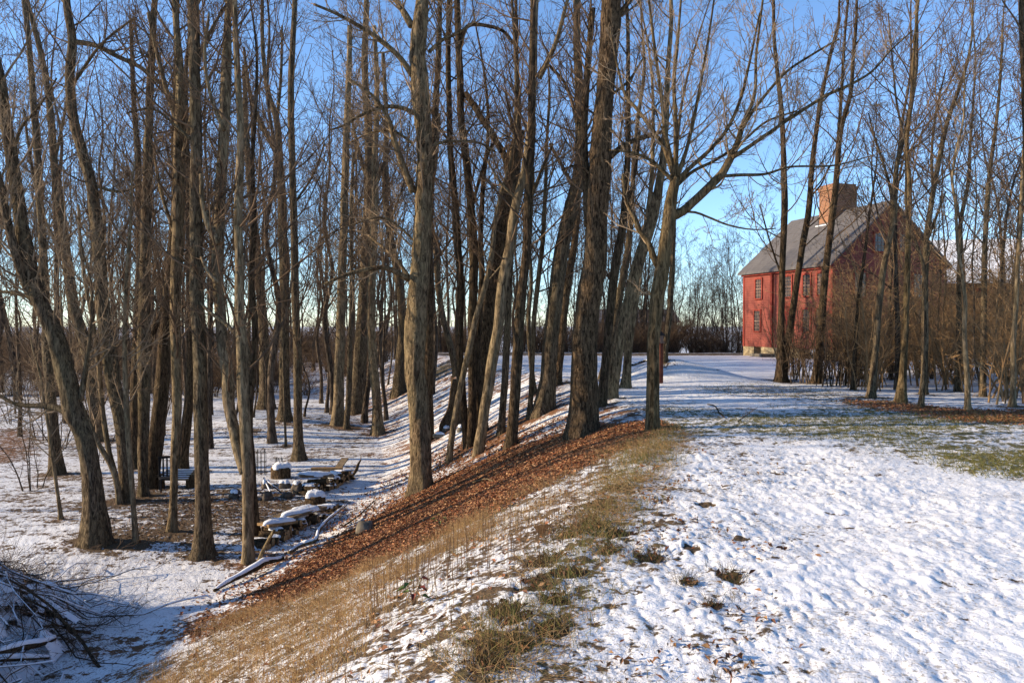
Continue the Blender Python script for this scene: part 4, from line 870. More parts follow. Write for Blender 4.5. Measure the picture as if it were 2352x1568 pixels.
# outbuilding with snowy roof behind the house, and a long low building beyond the far trees
def shed(name, loc, rz, L_, W, e, r, label, wallm, roofm, cat):
    o = empty(name, loc, rz, label, cat); a = Acc(); pr = [(0, -2.6), (0, e), (W / 2, r), (W, e), (W, -2.6)]
    V = [(0, y, z) for y, z in pr] + [(L_, y, z) for y, z in pr]
    a.add(V, [(0, 1, 6, 5), (3, 4, 9, 8)], [(0, 2, 1), (0, 4, 2), (4, 3, 2), (5, 6, 7), (5, 7, 9), (9, 7, 8)]); a.build('wall', wallm, o)
    b = Acc(); q = 0.3; s = (r - e) / (W / 2)
    for (y0, z0, y1, z1) in ((-q, e - q * s + 0.02, W / 2, r + 0.02), (W + q, e - q * s + 0.02, W / 2 - 0.001, r + 0.023)):
        V = [(-q, y0, z0), (L_ + q, y0, z0), (L_ + q, y1, z1), (-q, y1, z1)]; V += [(x, y, z + 0.12) for x, y, z in V]
        b.add(V, [(3, 2, 1, 0), (4, 5, 6, 7), (0, 1, 5, 4), (1, 2, 6, 5), (2, 3, 7, 6), (3, 0, 4, 7)])
    b.build('roof', roofm, o); return o
shed('outbuilding', (23.6, 47.0, 0.0), -0.25, 7.5, 5.5, 4.3, 6.7, 'outbuilding with a snow-covered roof behind the right of the red house', M['red_dark'], M['snow'], 'building')
shed('low_building', (9.2, 88, -2.3), 0.05, 9.0, 6.0, 4.3, 5.6, 'long low brown building far beyond the lawn, seen between trunks', M['brush_dark'], M['roof'], 'building')

# ------------------------------------------------------------------ post with small lantern behind the crest tree
b = gp(1518, 880)
post = empty('lantern_post', tuple(b), 0.2, 'dark red wooden post with a small glass lantern behind the crest tree', 'post')
a = Acc(); a.box(-0.05, 0.05, -0.05, 0.05, -0.3, 1.15); a.build('post_shaft', M['red_post'], post)
a = Acc(); a.box(-0.075, 0.075, -0.075, 0.075, 1.15, 1.18); a.box(-0.05, 0.05, -0.05, 0.05, 1.18, 1.36); a.build('lantern', M['sash'], post)
a = Acc(); a.add([(-0.09, -0.09, 1.362), (0.09, -0.09, 1.362), (0.09, 0.09, 1.362), (-0.09, 0.09, 1.362), (0, 0, 1.50)], [(3, 2, 1, 0)], [(0, 1, 4), (1, 2, 4), (2, 3, 4), (3, 0, 4)]); a.build('lantern_cap', M['metal_dark'], post)

# ------------------------------------------------------------------ logs, benches, stones and branches in the hollow
def log_mesh(L_, r, seed, split=False):
    """lying log along local x with cut ends"""
    g = np.random.default_rng(seed); n = 12; th = np.arange(n) * 2 * math.pi / n
    rad = r * (1 + 0.10 * np.cos(th * 2 + seed) + 0.07 * g.normal(size=n) * 0.6)
    if split: rad = np.where(np.sin(th) < -0.15, r * 0.28 / np.maximum(-np.sin(th), 0.28), rad)
    V = []; xs = np.linspace(-L_ / 2, L_ / 2, 5)
    for i, x in enumerate(xs):
        k = 1 + 0.03 * g.normal(); V += [(x, rad[j] * k * math.cos(th[j]), rad[j] * k * math.sin(th[j])) for j in range(n)]
    Q = [(i * n + j, i * n + (j + 1) % n, (i + 1) * n + (j + 1) % n, (i + 1) * n + j) for i in range(4) for j in range(n)]
    c = len(V); V += [(-L_ / 2, 0, 0), (L_ / 2, 0, 0)]
    T = [(c, (j + 1) % n, j) for j in range(n)] + [(c + 1, 4 * n + j, 4 * n + (j + 1) % n) for j in range(n)]
    return np.array(V), np.array(Q)[:, ::-1], np.array(T)[:, ::-1], [0] * len(Q) + [1] * len(T)

def snow_lump(name, L_, W, h, seed, parent=None, loc=(0, 0, 0)):
    """soft rounded cap of snow with an uneven edge"""
    g = np.random.default_rng(seed); nu, nv = 14, 10; V = []
    for i in range(nu):
        for j in range(nv):
            u = i / (nu - 1) * 2 - 1; v = j / (nv - 1) * 2 - 1
            x = u * math.sqrt(1 - v * v / 2); y = v * math.sqrt(1 - u * u / 2); r2 = min(1.0, x * x + y * y)
            e = 1 + 0.16 * math.sin(3 * math.atan2(y, x) + seed) + 0.08 * math.sin(7 * math.atan2(y, x) + 2 * seed)
            V.append((x * L_ / 2 * e, y * W / 2 * e, h * (1 - r2 ** 1.6) ** 0.6 * (1 + 0.15 * g.normal() * (r2 < 0.9)) - (0.02 if r2 > 0.97 else 0)))
    Q = [(i * nv + j, (i + 1) * nv + j, (i + 1) * nv + j + 1, i * nv + j + 1) for i in range(nu - 1) for j in range(nv - 1)]
    return mesh(name, V, Q, None, M['snow'], parent, True, loc)

LOGS = []
for k in range(6):
    V, Q, T, mi = log_mesh([0.50, 0.46, 0.55, 0.44, 0.5, 0.48][k], [0.062, 0.052, 0.072, 0.046, 0.066, 0.058][k], 50 + k, split=k % 2 == 1)
    LOGS.append((V, Q, T, mi))
LOGME = []
def put_log(x, y, z, rz, tilt, k, label, group, cap):
    if len(LOGME) <= k:
        for q in range(len(LOGME), 6):
            V, Q, T, mi = LOGS[q]; o = mesh('firewood_log', V, Q, T, [M['bark_brown'], M['cut_wood']], None, True, (0, 0, 0), mi); LOGME.append(o.data)
            bpy.data.objects.remove(o)
    o = bpy.data.objects.new('firewood_log', LOGME[k]); COL.objects.link(o); o.location = (x, y, z); o.rotation_euler = (wr.uniform(0, 6.28) if k % 2 == 0 else wr.choice([0, 0.4, 2.9]), tilt, rz)
    tag(o, label, 'log', group)
    if cap: 
        c = bpy.data.objects.new('snow_cap', CAPME); COL.objects.link(c); c.parent = o
        c.rotation_euler = (-o.rotation_euler[0], 0, 0); c.location = (wr.uniform(-0.08, 0.08), 0, 0.036)
    return o
_c = snow_lump('snow_cap', 0.40, 0.13, 0.055, 3); CAPME = _c.data; bpy.data.objects.remove(_c)

def wood_stack(p0, p1, cols, rows, label, group, face):
    d = (p1 - p0)[:2]; ln = np.linalg.norm(d); d = d / ln; nrm = math.atan2(d[1], d[0]) + math.pi / 2
    for c in range(cols):
        t = (c + 0.5) / cols; hh = rows - (1 if wr.random() < 0.35 else 0) - (1 if t > 0.9 or t < 0.08 else 0)
        for r in range(max(1, hh)):
            q = p0[:2] + d * ln * (t + (0.5 / cols if r % 2 else 0)) + np.array([-d[1], d[0]]) * wr.uniform(-0.10, 0.10)
            z = float(terrain(q[0], q[1])) + 0.05 + r * 0.098 + wr.uniform(-0.015, 0.015)
            put_log(q[0], q[1], z, nrm + wr.uniform(-0.28, 0.28), wr.uniform(-0.12, 0.12), wr.randrange(6), label, group, r == max(1, hh) - 1 and wr.random() < 0.9)
wood_stack(np.array([-4.75, 14.95]), np.array([-4.15, 18.3]), 28, 2, 'split log in the long snow-topped woodpile at the foot of the slope', 'logs of the near woodpile', 1)
wood_stack(np.array([-5.05, 19.6]), np.array([-4.45, 21.6]), 15, 3, 'split log in the shorter woodpile further back, behind the cut round', 'logs of the far woodpile', 1)
def board(x, y, z, L_, W, T, rz, tilt, label, name='slab_board', cat='board', snow=True, mat='plank', roll=0.0):
    o = empty(name, (x, y, z), rz, label, cat); o.rotation_euler = (roll, tilt, rz)
    a = Acc(); n = 7
    for i in range(n - 1):
        pass
    a.box(-L_ / 2, L_ / 2, -W / 2, W / 2, 0, T); a.build('plank', M[mat], o)
    if snow: snow_lump('snow_cap', L_ * 0.98, W * 0.98, 0.07, int(L_ * 37) % 9 + 2, o, (0, 0, T - 0.004))
    return o
board(-4.42, 16.75, -2.24, 1.3, 0.46, 0.05, 1.25, 0.05, 'wide sawn slab under smooth snow on top of the long woodpile')
board(-4.62, 15.85, -2.25, 0.8, 0.34, 0.05, 1.0, 0.09, 'short pale-edged slab on the near end of the long woodpile, below the wide one', mat='cut_wood')
board(-4.95, 20.2, -2.12, 0.85, 0.45, 0.05, 0.4, 0.07, 'snowy slab lying across the top of the far woodpile')
p = gp(780, 1090); board(p[0], p[1], p[2] + 0.22, 1.0, 0.20, 0.04, 1.45, -0.30, 'grey plank propped up behind the far woodpile', 'loose_plank', snow=False)
p = gp(751, 1093); board(p[0], p[1], p[2] + 0.12, 0.85, 0.16, 0.12, 0.05, 0.0, 'squared beam end lying beside the propped plank', 'timber_beam', 'beam', snow=False, mat='cut_wood')

def round_log(px, py, dia, h, label, name='log_round', cap=True, tilt=(0, 0)):
    p = gp(px, py); o = empty(name, tuple(p), 0.3, label, 'log'); o.rotation_euler = (tilt[0], tilt[1], 0.3)
    g = np.random.default_rng(int(px)); n = 18; th = np.arange(n) * 2 * math.pi / n; rad = dia / 2 * (1 + 0.05 * g.normal(size=n))
    V = []; zs = (-0.08, h * 0.3, h * 0.7, h)
    for z in zs: V += [(rad[j] * math.cos(th[j]), rad[j] * math.sin(th[j]), z) for j in range(n)]
    Q = [(i * n + j, i * n + (j + 1) % n, (i + 1) * n + (j + 1) % n, (i + 1) * n + j) for i in range(3) for j in range(n)]
    V.append((0, 0, h)); T = [(len(V) - 1, 3 * n + j, 3 * n + (j + 1) % n) for j in range(n)]
    mesh('round', V, Q, T, [M['bark_oak'], M['cut_wood']], o, True, None, [0] * len(Q) + [1] * len(T))
    if cap: snow_lump('snow_cap', dia * 1.0, dia * 1.0, 0.12, int(px) % 7, o, (0, 0, h - 0.005))
    return o
round_log(646, 1097, 0.52, 0.30, 'thick log round capped with snow beside the straight dark trunk')
round_log(724, 1156, 0.46, 0.20, 'wide chopping round with a snow cap in front of the far woodpile')
# log bench
p = gp(402, 1120); bench = empty('log_bench', tuple(p), 0.05, 'slatted snowy bench resting on two log blocks behind the mottled trunk', 'bench')
a = Acc()
for i in range(5): a.box(-0.30, 0.42, -0.26 + i * 0.11, -0.18 + i * 0.11, 0.24 + i * 0.035, 0.28 + i * 0.035)
st = a.build('seat', M['plank'], bench)
a = Acc()
for i in range(5): a.box(-0.29, 0.41, -0.255 + i * 0.11, -0.185 + i * 0.11, 0.283 + i * 0.035, 0.303 + i * 0.035)
a.build('snow_cap', M['snow'], st)
for x in (-0.42, 0.45):
    V, Q, T, mi = log_mesh(0.42, 0.15, int(x * 10) + 9); V2 = np.stack([V[:, 1] + x, V[:, 2], V[:, 0] + 0.15], -1)
    mesh('leg', V2, Q, T, [M['bark_oak'], M['cut_wood']], bench, True, None, mi)
# dark metal chair beside the bench
p = gp(386, 1127); chair = empty('garden_chair', tuple(p), 0.5, 'black metal garden chair beside the log bench', 'chair')
a = Acc(); a.box(-0.20, 0.20, -0.20, 0.20, 0.32, 0.35); a.build('seat', M['metal_dark'], chair)
a = Acc()
for i in range(5): a.box(-0.20 + i * 0.09, -0.16 + i * 0.09, 0.19, 0.215, 0.353, 0.80)
a.box(-0.21, 0.21, 0.185, 0.22, 0.803, 0.86); a.build('backrest', M['metal_dark'], chair)
for x in (-0.18, 0.18):
    for y in (-0.18, 0.18):
        a = Acc(); a.box(x - 0.018, x + 0.018, y - 0.018, y + 0.018, -0.1, 0.318); a.build('leg', M['metal_dark'], chair)
# wire cages
def wire_cage(px, py, w, h, label):
    p = gp(px, py); o = empty('wire_cage', tuple(p), 0.4, label, 'wire cage'); P = []; 
    for i in range(8):
        t = i / 8 * 6.283; P.append([(w * math.cos(t), w * math.sin(t), -0.05), (w * math.cos(t) * 1.02, w * math.sin(t), h / 2), (w * math.cos(t), w * math.sin(t) * 1.03, h * (0.9 + 0.1 * (i % 2)))])
    V, Q = tubes(np.array(P), np.full((8, 3), 0.007), 4); mesh('upright_wires', V, Q, None, M['metal_dark'], o)
    rings = [[(w * math.cos(k / 8 * 6.283), w * math.sin(k / 8 * 6.283), z) for k in range(9)] for z in (h * 0.12, h * 0.5, h * 0.88)]
    for rg in rings: V, Q = tubes(np.array([rg]), np.full((1, 9), 0.007), 4); mesh('hoop_wire', V, Q, None, M['metal_dark'], o)
wire_cage(600, 1090, 0.13, 0.72, 'tall black wire cage right of the pale woodpile trunk'); wire_cage(641, 1078, 0.10, 0.36, 'low wire cage behind the thick log round')

def rock(name, p, sx, sy, sz, seed, label, group=None, mat='stone', cap=False):
    g = np.random.default_rng(seed); nu, nv = 14, 9; V = []
    for j in range(nv):
        for i in range(nu):
            th = i / nu * 6.283; ph = j / (nv - 1) * math.pi; d = np.array([math.sin(ph) * math.cos(th), math.sin(ph) * math.sin(th), math.cos(ph)])
            r = 1 + 0.28 * float(vnoise(np.array([d[0] * 1.6 + seed]), np.array([d[1] * 1.6 + d[2] * 1.3]), seed)[0] - 0.5) * 2
            d = np.sign(d) * np.abs(d) ** 0.8; V.append((d[0] * sx * r, d[1] * sy * r, max(d[2] * sz * r, -0.6 * sz)))
    Q = [(j * nu + i, (j + 1) * nu + i, (j + 1) * nu + (i + 1) % nu, j * nu + (i + 1) % nu) for j in range(nv - 1) for i in range(nu)]
    o = mesh(name, V, Q, None, M[mat], None, True, (p[0], p[1], p[2] + sz * 0.35)); tag(o, label, 'stone', group)
    o.rotation_euler = (0, 0, seed * 1.3)
    if cap: snow_lump('snow_cap', sx * 1.6, sy * 1.6, 0.06, seed % 7, o, (0, 0, sz * 0.86))
    return o
c0 = gp(612, 1134)
for k in range(10):
    t = k / 10 * 6.283; x = c0[0] + 0.78 * math.cos(t); y = c0[1] + 0.78 * math.sin(t)
    rock('fire_ring_stone', (x, y, float(terrain(x, y))), wr.uniform(0.11, 0.17), wr.uniform(0.10, 0.15), wr.uniform(0.10, 0.15), 20 + k, 'rounded stone of the fire ring right of the pale woodpile trunk', 'stones of the fire ring', 'fire_stone', cap=k in (1, 2, 3, 6))
rock('boulder', gp(837, 1222), 0.15, 0.13, 0.17, 41, 'brown boulder half sunk in the leafy slope above the woodpile', mat='stone')
rock('boulder', gp(1059, 990), 0.13, 0.11, 0.12, 42, 'small tan stone between the stump and the stem clump', cap=True); rock('boulder', gp(1010, 1004), 0.22, 0.14, 0.09, 43, 'flat snowy stone left of the leaning pole foot', cap=True)
rock('boulder', gp(1027, 990), 0.16, 0.12, 0.10, 44, 'dark stone just above the flat snowy one', cap=True)

def branch(name, label, pts, snow=0.0, mat='bark_grey', cat='branch', twigs=0, zoff=None, group=None, seed=1, rmin=0.004):
    """pts: (px, py, width px, height above the ground in m)"""
    W = []; R = []
    for (px, py, w, h) in pts:
        # the point of the sight line that is h above the ground
        d = ray(px, py); Y = 2.5; p = None
        while Y < 200:
            p = np.array([0, 0, EYE]) + d * (Y / d[1])
            if p[2] - h <= float(terrain(p[0], p[1])): break
            Y *= 1.002
        W.append(p); R.append(w / 2 / FPX * Y)
    W = np.array(W); R = np.array(R); o0 = W[0].copy(); W = W - o0
    P, Rr = smooth_path(W, R, 0.08); g = np.random.default_rng(seed); n = len(P)
    P = P + np.stack([fbm(np.arange(n) * 0.3, np.full(n, seed * 1.7), 2, seed), fbm(np.arange(n) * 0.3, np.full(n, seed * 2.9), 2, seed + 1), 0 * P[:, 0]], -1) * np.minimum(Rr * 1.5, 0.04)[:, None]
    root = empty(name, tuple(o0), 0, label, cat, group)
    V, Q, T = stem_mesh(P, Rr, 9, seed, 0, 0.09); mesh('branch_wood', V, Q, T, M[mat], root)
    if snow:
        S = P + np.stack([0 * Rr, 0 * Rr, Rr * 0.62], -1); w = 0.85 * Rr * (0.75 + 0.5 * vnoise(np.arange(n) * 0.45, np.full(n, 3.3), seed)); w[0] *= 0.3; w[-1] *= 0.3
        V, Q, T = stem_mesh(S, w, 8, seed + 4, 0, 0.10); mesh('snow_cap', V, Q, T, M['snow'], root)
    if twigs:
        PK, RK = to_K(P, Rr, 14); a, ar = grow(PK[None], RK[None], twigs, 0.2, 0.98, 0.35, 0.8, 6, 0.15, 0.05, 0.5, 0.01, rmin, g=g); b, br = grow(a, ar, 3, 0.2, 0.95, 0.5, 0.7, 4, 0.2, 0.02, 0.6, 0.006, rmin, g=g)
        V1, Q1 = tubes(a, ar, 4); V2, Q2 = tubes(b, br, 3); mesh('twigs', np.concatenate([V1, V2]), np.concatenate([Q1, Q2 + len(V1)]), None, M['twig'], root)
    return root
branch('fallen_branch', 'thick fallen branch under snow lying below the pale woodpile trunk', [(492, 1356, 7, 0.05), (528, 1334, 12, 0.09), (560, 1318, 15, 0.12), (590, 1302, 17, 0.14), (607, 1290, 16, 0.16), (630, 1286, 12, 0.10), (652, 1281, 9, 0.07)], 1, 'bark_brown', seed=3)
branch('broken_limb', 'bare broken limb standing up from the thick fallen branch', [(590, 1296, 9, 0.12), (602, 1268, 9, 0.33), (616, 1240, 9, 0.55), (630, 1218, 7, 0.72)], 0, 'bark_mottled', seed=4)
branch('fallen_branch', 'long pale crooked branch lying against the long woodpile', [(664, 1268, 9, 0.08), (698, 1248, 9, 0.10), (722, 1242, 9, 0.12), (733, 1216, 8, 0.25), (748, 1198, 7, 0.30), (767, 1181, 6, 0.32), (795, 1160, 5, 0.30)], 1, 'bark_pale', twigs=4, seed=5)
branch('thin_branch', 'thin dark branch slanting down the snowy bank right of the woodpile', [(788, 1208, 4, 0.05), (815, 1190, 3.5, 0.08), (838, 1170, 3, 0.12), (862, 1148, 2.5, 0.15)], 0, 'bark_brown', twigs=4, seed=6)
branch('bent_branch', 'dark bent branch rising beside the far woodpile', [(800, 1098, 5, 0.05), (812, 1088, 7, 0.10), (818, 1078, 8, 0.22), (822, 1066, 6, 0.32), (828, 1056, 4, 0.42)], 0, 'bark_brown', twigs=3, seed=7)
branch('lawn_branch', 'dark crooked stick lying on the snowy lawn right of the crest tree', [(1625, 928, 2.5, 0.10), (1637, 930, 3, 0.10), (1650, 944, 3, 0.06), (1666, 960, 2.2, 0.02)], 0, 'bark_brown', twigs=2, seed=8)
branch('lawn_branch', 'small twiggy branch with upright shoots on the lawn', [(1694, 968, 2.5, 0.02), (1702, 962, 2.5, 0.05), (1712, 955, 2, 0.10), (1735, 938, 1.3, 0.25)], 0, 'bark_brown', twigs=7, seed=9, rmin=0.003)
branch('fallen_log', 'dark log across the snow on top of the soil heap', [(1452, 838, 5, 0.06), (1470, 832, 6, 0.10), (1488, 829, 5, 0.08)], 0.5, 'bark_brown', seed=10)
branch('dead_stick', 'dead stick lying across the lower brown leaf bed', [(1085, 1108, 2.5, 0.05), (1110, 1100, 3, 0.07), (1132, 1104, 2.2, 0.05)], 0, 'bark_pale', twigs=3, seed=12)
branch('fire_stick', 'snow-dusted stick leaning over the fire ring, pointing left', [(622, 1132, 4, 0.1), (612, 1112, 4, 0.25), (606, 1096, 3, 0.4)], 0.5, 'bark_brown', seed=13); branch('fire_stick', 'charred stick leaning over the fire ring, pointing right', [(612, 1104, 3, 0.35), (628, 1116, 4, 0.25), (646, 1130, 3, 0.06)], 0.5, 'bark_brown', seed=14)
# ------------------------------------------------------------------ brush pile, lower left
pc = np.array([-8.6, 9.6]); PR = (3.1, 3.3); PH = 1.5
def pile_h(x, y):
    r = np.hypot((x - pc[0]) / PR[0], (y - pc[1]) / PR[1]); m = PH * np.clip(1 - r ** 1.5, 0, None)
    r2 = np.hypot((x + 12.6) / 3.4, (y - 7.0) / 4.5); return np.maximum(m, 3.7 * np.clip(1 - r2 ** 2.2, 0, None))  # taller second heap, out of view, added to shade the lower left
bp = empty('brush_pile', (pc[0], pc[1], float(terrain(*pc))), 0, 'big heap of cut brush and branches under patchy snow at the lower left corner', 'brush pile')
nu, nv = 190, 190; g = np.random.default_rng(77); X, Yv = np.meshgrid(np.linspace(-7.6, 3.1, nu), np.linspace(-7.2, 3.3, nv))
Z = pile_h(X + pc[0], Yv + pc[1]) - 0.20 + 0.45 * (vnoise(X * 2.2, Yv * 2.2, 91) - 0.5) + 0.2 * (vnoise(X * 6, Yv * 6, 92) - 0.5)
V = np.stack([X, Yv, Z], -1).reshape(-1, 3); i, j = np.meshgrid(np.arange(nv - 1), np.arange(nu - 1), indexing='ij'); q = i * nu + j
Q = np.stack([q, q + 1, q + nu + 1, q + nu], -1).reshape(-1, 4)
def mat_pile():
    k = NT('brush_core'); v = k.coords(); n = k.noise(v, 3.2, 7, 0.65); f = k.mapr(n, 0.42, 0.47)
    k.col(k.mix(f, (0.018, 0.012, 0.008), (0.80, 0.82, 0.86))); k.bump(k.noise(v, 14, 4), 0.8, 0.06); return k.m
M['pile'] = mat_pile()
mesh('core', V, Q, None, M['pile'], bp)
nk = vnoise(X * 2.6 + 3, Yv * 2.6, 95) * 0.6 + vnoise(X * 7, Yv * 7, 96) * 0.4
Zs = pile_h(X + pc[0], Yv + pc[1]) + 0.16 * (nk - 0.56) / 0.1 * 0.35 - 0.02
keep = ((nk[:-1, :-1] > 0.60) & (pile_h(X + pc[0], Yv + pc[1])[:-1, :-1] > 0.12)).ravel()
o_ = mesh('snow_patches', np.stack([X, Yv, np.minimum(Zs, pile_h(X + pc[0], Yv + pc[1]) + 0.12)], -1).reshape(-1, 3), Q[keep], None, M['snow'], bp); o_['kind'] = 'stuff'
ns = 560; a = g.uniform(0, 6.283, ns); r = np.sqrt(g.random(ns)) * 1.02
o = np.stack([r * np.cos(a) * PR[0], r * np.sin(a) * PR[1]], -1); az = a + g.uniform(0, 6.283, ns)
K = 7; L_ = g.uniform(0.6, 2.2, ns); P = np.empty((ns, K, 3)); px = o.copy(); d = np.stack([np.cos(az), np.sin(az)], -1)
lift = g.uniform(-0.14, 0.14, ns)
for k in range(K):
    P[:, k, :2] = px; P[:, k, 2] = np.maximum(pile_h(px[:, 0] + pc[0], px[:, 1] + pc[1]), 0.0) + lift + 0.03 + (k / K) * g.uniform(-0.05, 0.18, ns)
    d = unit(d + 0.12 * g.normal(size=(ns, 2))); px = px + d * (L_ / (K - 1))[:, None]
R = (g.uniform(0.003, 0.011, ns) * np.where(g.random(ns) < 0.06, 2.2, 1))[:, None] * (1 - 0.6 * np.linspace(0, 1, K))[None]
V, Q = tubes(P, R, 5); w = mesh('branches', V, Q, None, M['bark_brown'], bp); w['kind'] = 'stuff'
b, br = grow(P, R, 8, 0.1, 0.98, 0.40, 0.7, 5, 0.2, 0.02, 0.5, 0.006, 0.0028, g=g); c, cr = grow(b, br, 4, 0.2, 0.98, 0.5, 0.7, 4, 0.2, 0.0, 0.6, 0.004, 0.0024, g=g)
V1, Q1 = tubes(b, br, 3); V2, Q2 = tubes(c, cr, 3); w = mesh('twigs', np.concatenate([V1, V2]), np.concatenate([Q1, Q2 + len(V1)]), None, M['brush_dark'], bp); w['kind'] = 'stuff'
# snow lying along the upper branches
sel = g.random(ns) < 0.34
SP = P[sel].copy(); SR = R[sel].copy(); SP[:, :, 2] += SR * 0.8 + 0.008; SR = np.maximum(SR * 1.2, 0.009) * g.uniform(0.4, 1.5, SR.shape)
V, Q = tubes(SP, SR, 6); w = mesh('snow_cover', V, Q, None, M['snow'], bp); w['kind'] = 'stuff'
def pole(label, pts, r, snow, seed, tw=0):
    P, R = smooth_path(np.array(pts, float), np.array(r, float), 0.1); o0 = P[0].copy(); root = empty('pile_pole', tuple(o0), 0, label, 'branch')
    V, Q, T = stem_mesh(P - o0, R, 9, seed, 0, 0.08); mesh('branch_wood', V, Q, T, M['bark_brown'], root)
    if snow:
        V, Q, T = stem_mesh(P - o0 + np.stack([0 * R, 0 * R, R * 0.7], -1), R * 0.95, 8, seed + 2, 0, 0.12); mesh('snow_cap', V, Q, T, M['snow'], root)
    if tw:
        PK, RK = to_K(P - o0, R, 12); a, ar = grow(PK[None], RK[None], tw, 0.1, 0.98, 0.3, 0.7, 6, 0.15, 0.03, 0.6, 0.008, 0.003, g=g); b, br = grow(a, ar, 4, 0.2, 0.95, 0.5, 0.7, 4, 0.2, 0.0, 0.7, 0.005, 0.0026, g=g)
        V1, Q1 = tubes(a, ar, 4); V2, Q2 = tubes(b, br, 3); mesh('twigs', np.concatenate([V1, V2]), np.concatenate([Q1, Q2 + len(V1)]), None, M['brush_dark'], root)
def on_pile(px, py, h):
    dd = ray(px, py); Y = 4.0
    while Y < 60:
        p = np.array([0, 0, EYE]) + dd * (Y / dd[1])
        if p[2] - h <= float(terrain(p[0], p[1])) + float(pile_h(p[0], p[1])): return p
        Y *= 1.003
    return p
pole('thick snow-covered pole crossing the brush pile, pointing right', [on_pile(-10, 1500, .12), on_pile(50, 1485, .12), on_pile(90, 1478, .12), on_pile(125, 1465, .12)], [0.04, 0.045, 0.045, 0.03], True, 3)
pole('shorter snowy pole just below the thick one on the brush pile', [on_pile(0, 1512, .1), on_pile(60, 1510, .1), on_pile(112, 1509, .1)], [0.035, 0.035, 0.02], True, 5)
pole('dark bowed branch arching over the right edge of the brush pile', [on_pile(60, 1375, .12), on_pile(120, 1405, .2), on_pile(160, 1440, .2), on_pile(190, 1475, .15), on_pile(216, 1515, .06), on_pile(230, 1533, .02)], [0.012, 0.016, 0.018, 0.02, 0.022, 0.02], False, 7, 12)
pole('second dark twiggy branch along the top right of the brush pile', [on_pile(20, 1330, .12), on_pile(80, 1365, .2), on_pile(125, 1400, .2), on_pile(165, 1455, .12)], [0.012, 0.016, 0.018, 0.018], False, 9, 14)

# ------------------------------------------------------------------ leaves, stalks and grass on the ground
def scatter(P, n, soft=0.25, prob=None):
    """n random ground points inside a plan polygon"""
    lo = P.min(0) - soft; hi = P.max(0) + soft; out = []; c = 0
    while c < n:
        q = rng.uniform(lo, hi, (n * 3, 2)); m = poly_mask(P, q[:, 0], q[:, 1], soft)
        if prob is not None: m = m * prob(q[:, 0], q[:, 1])
        q = q[rng.random(len(q)) < m]; out.append(q); c += len(q)
        if len(q) == 0: break
    return np.concatenate(out)[:n]

def mat_vcol(name, rough=0.8, trans=0.0):
    k = NT(name); a_ = k.n('ShaderNodeAttribute'); a_.attribute_name = 'tint'; k.l(a_.outputs['Color'], k.b.inputs['Base Color']); k.b.inputs['Roughness'].default_value = rough
    return k.m
M['leaf'] = mat_vcol('dry_leaf', 0.7); M['stalk'] = mat_vcol('dry_stalk')
def set_tint(o, C):
    ca = o.data.color_attributes.new('tint', 'FLOAT_COLOR', 'POINT'); A = np.ones((len(C), 4), np.float32); A[:, :3] = C; ca.data.foreach_set('color', A.ravel())

def ground_normal(x, y):
    e = 0.15; return unit(np.stack([-(terrain(x + e, y) - terrain(x - e, y)) / (2 * e), -(terrain(x, y + e) - terrain(x, y - e)) / (2 * e), np.ones_like(x)], -1))

LEAFC = np.array([(0.27, 0.115, 0.045), (0.34, 0.165, 0.068), (0.20, 0.080, 0.036), (0.42, 0.235, 0.11), (0.15, 0.06, 0.03), (0.29, 0.10, 0.04)])
def leaves(name, q, size, label=None, stand=0.45, cols=LEAFC, z0=0.012):
    n = len(q); x, y = q[:, 0], q[:, 1]; N = ground_normal(x, y); N = unit(N + stand * rng.normal(size=(n, 3)))
    A = unit(np.cross(N, rng.normal(size=(n, 3)))); B = np.cross(N, A)
    s = size * rng.uniform(0.55, 1.3, n)[:, None]; w = s * rng.uniform(0.35, 0.65, (n, 1)); c = s * rng.uniform(0.05, 0.35, (n, 1))
    o = np.stack([x, y, terrain(x, y) + z0 + 0.35 * size * rng.random(n)], -1)
    V = np.stack([o - A * s / 2, o - B * w / 2 + N * c, o + N * c * 0.15, o + B * w / 2 + N * c, o + A * s / 2 + N * c * 0.6], 1).reshape(-1, 3)
    b = np.arange(n)[:, None] * 5; T = np.concatenate([b + np.array([[0, 1, 2]]), b + np.array([[0, 2, 3]]), b + np.array([[1, 4, 2]]), b + np.array([[2, 4, 3]])])
    o_ = mesh(name, V, None, T, M['leaf'], smooth=False); C = cols[rng.integers(0, len(cols), n)] * rng.uniform(0.7, 1.2, (n, 1)); set_tint(o_, np.repeat(C, 5, 0)); tag(o_, label, kind='stuff'); return o_
leaves('fallen_leaves', np.concatenate([scatter(MULCH, 62000, 0.3), scatter(TAWNY, 900, 0.4), scatter(CRESTG, 120, 0.3), scatter(LEAFR, 3600, 0.5)]), 0.056)
SLOPEFAR = poly([(985, 1115), (800, 1215), (660, 1310), (500, 1395), (470, 1370), (600, 1310), (760, 1200), (900, 1100), (1010, 1030), (1150, 1010), (1300, 960), (1320, 995), (1120, 1050)])
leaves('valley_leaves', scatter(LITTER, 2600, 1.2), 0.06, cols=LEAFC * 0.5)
leaves('scattered_leaves', np.concatenate([scatter(SLOPEFAR, 3600, 0.5), scatter(poly([(420, 1440), (560, 1395), (640, 1330), (700, 1300), (640, 1400), (480, 1460)]), 900, 0.3)]), 0.075, z0=0.015)

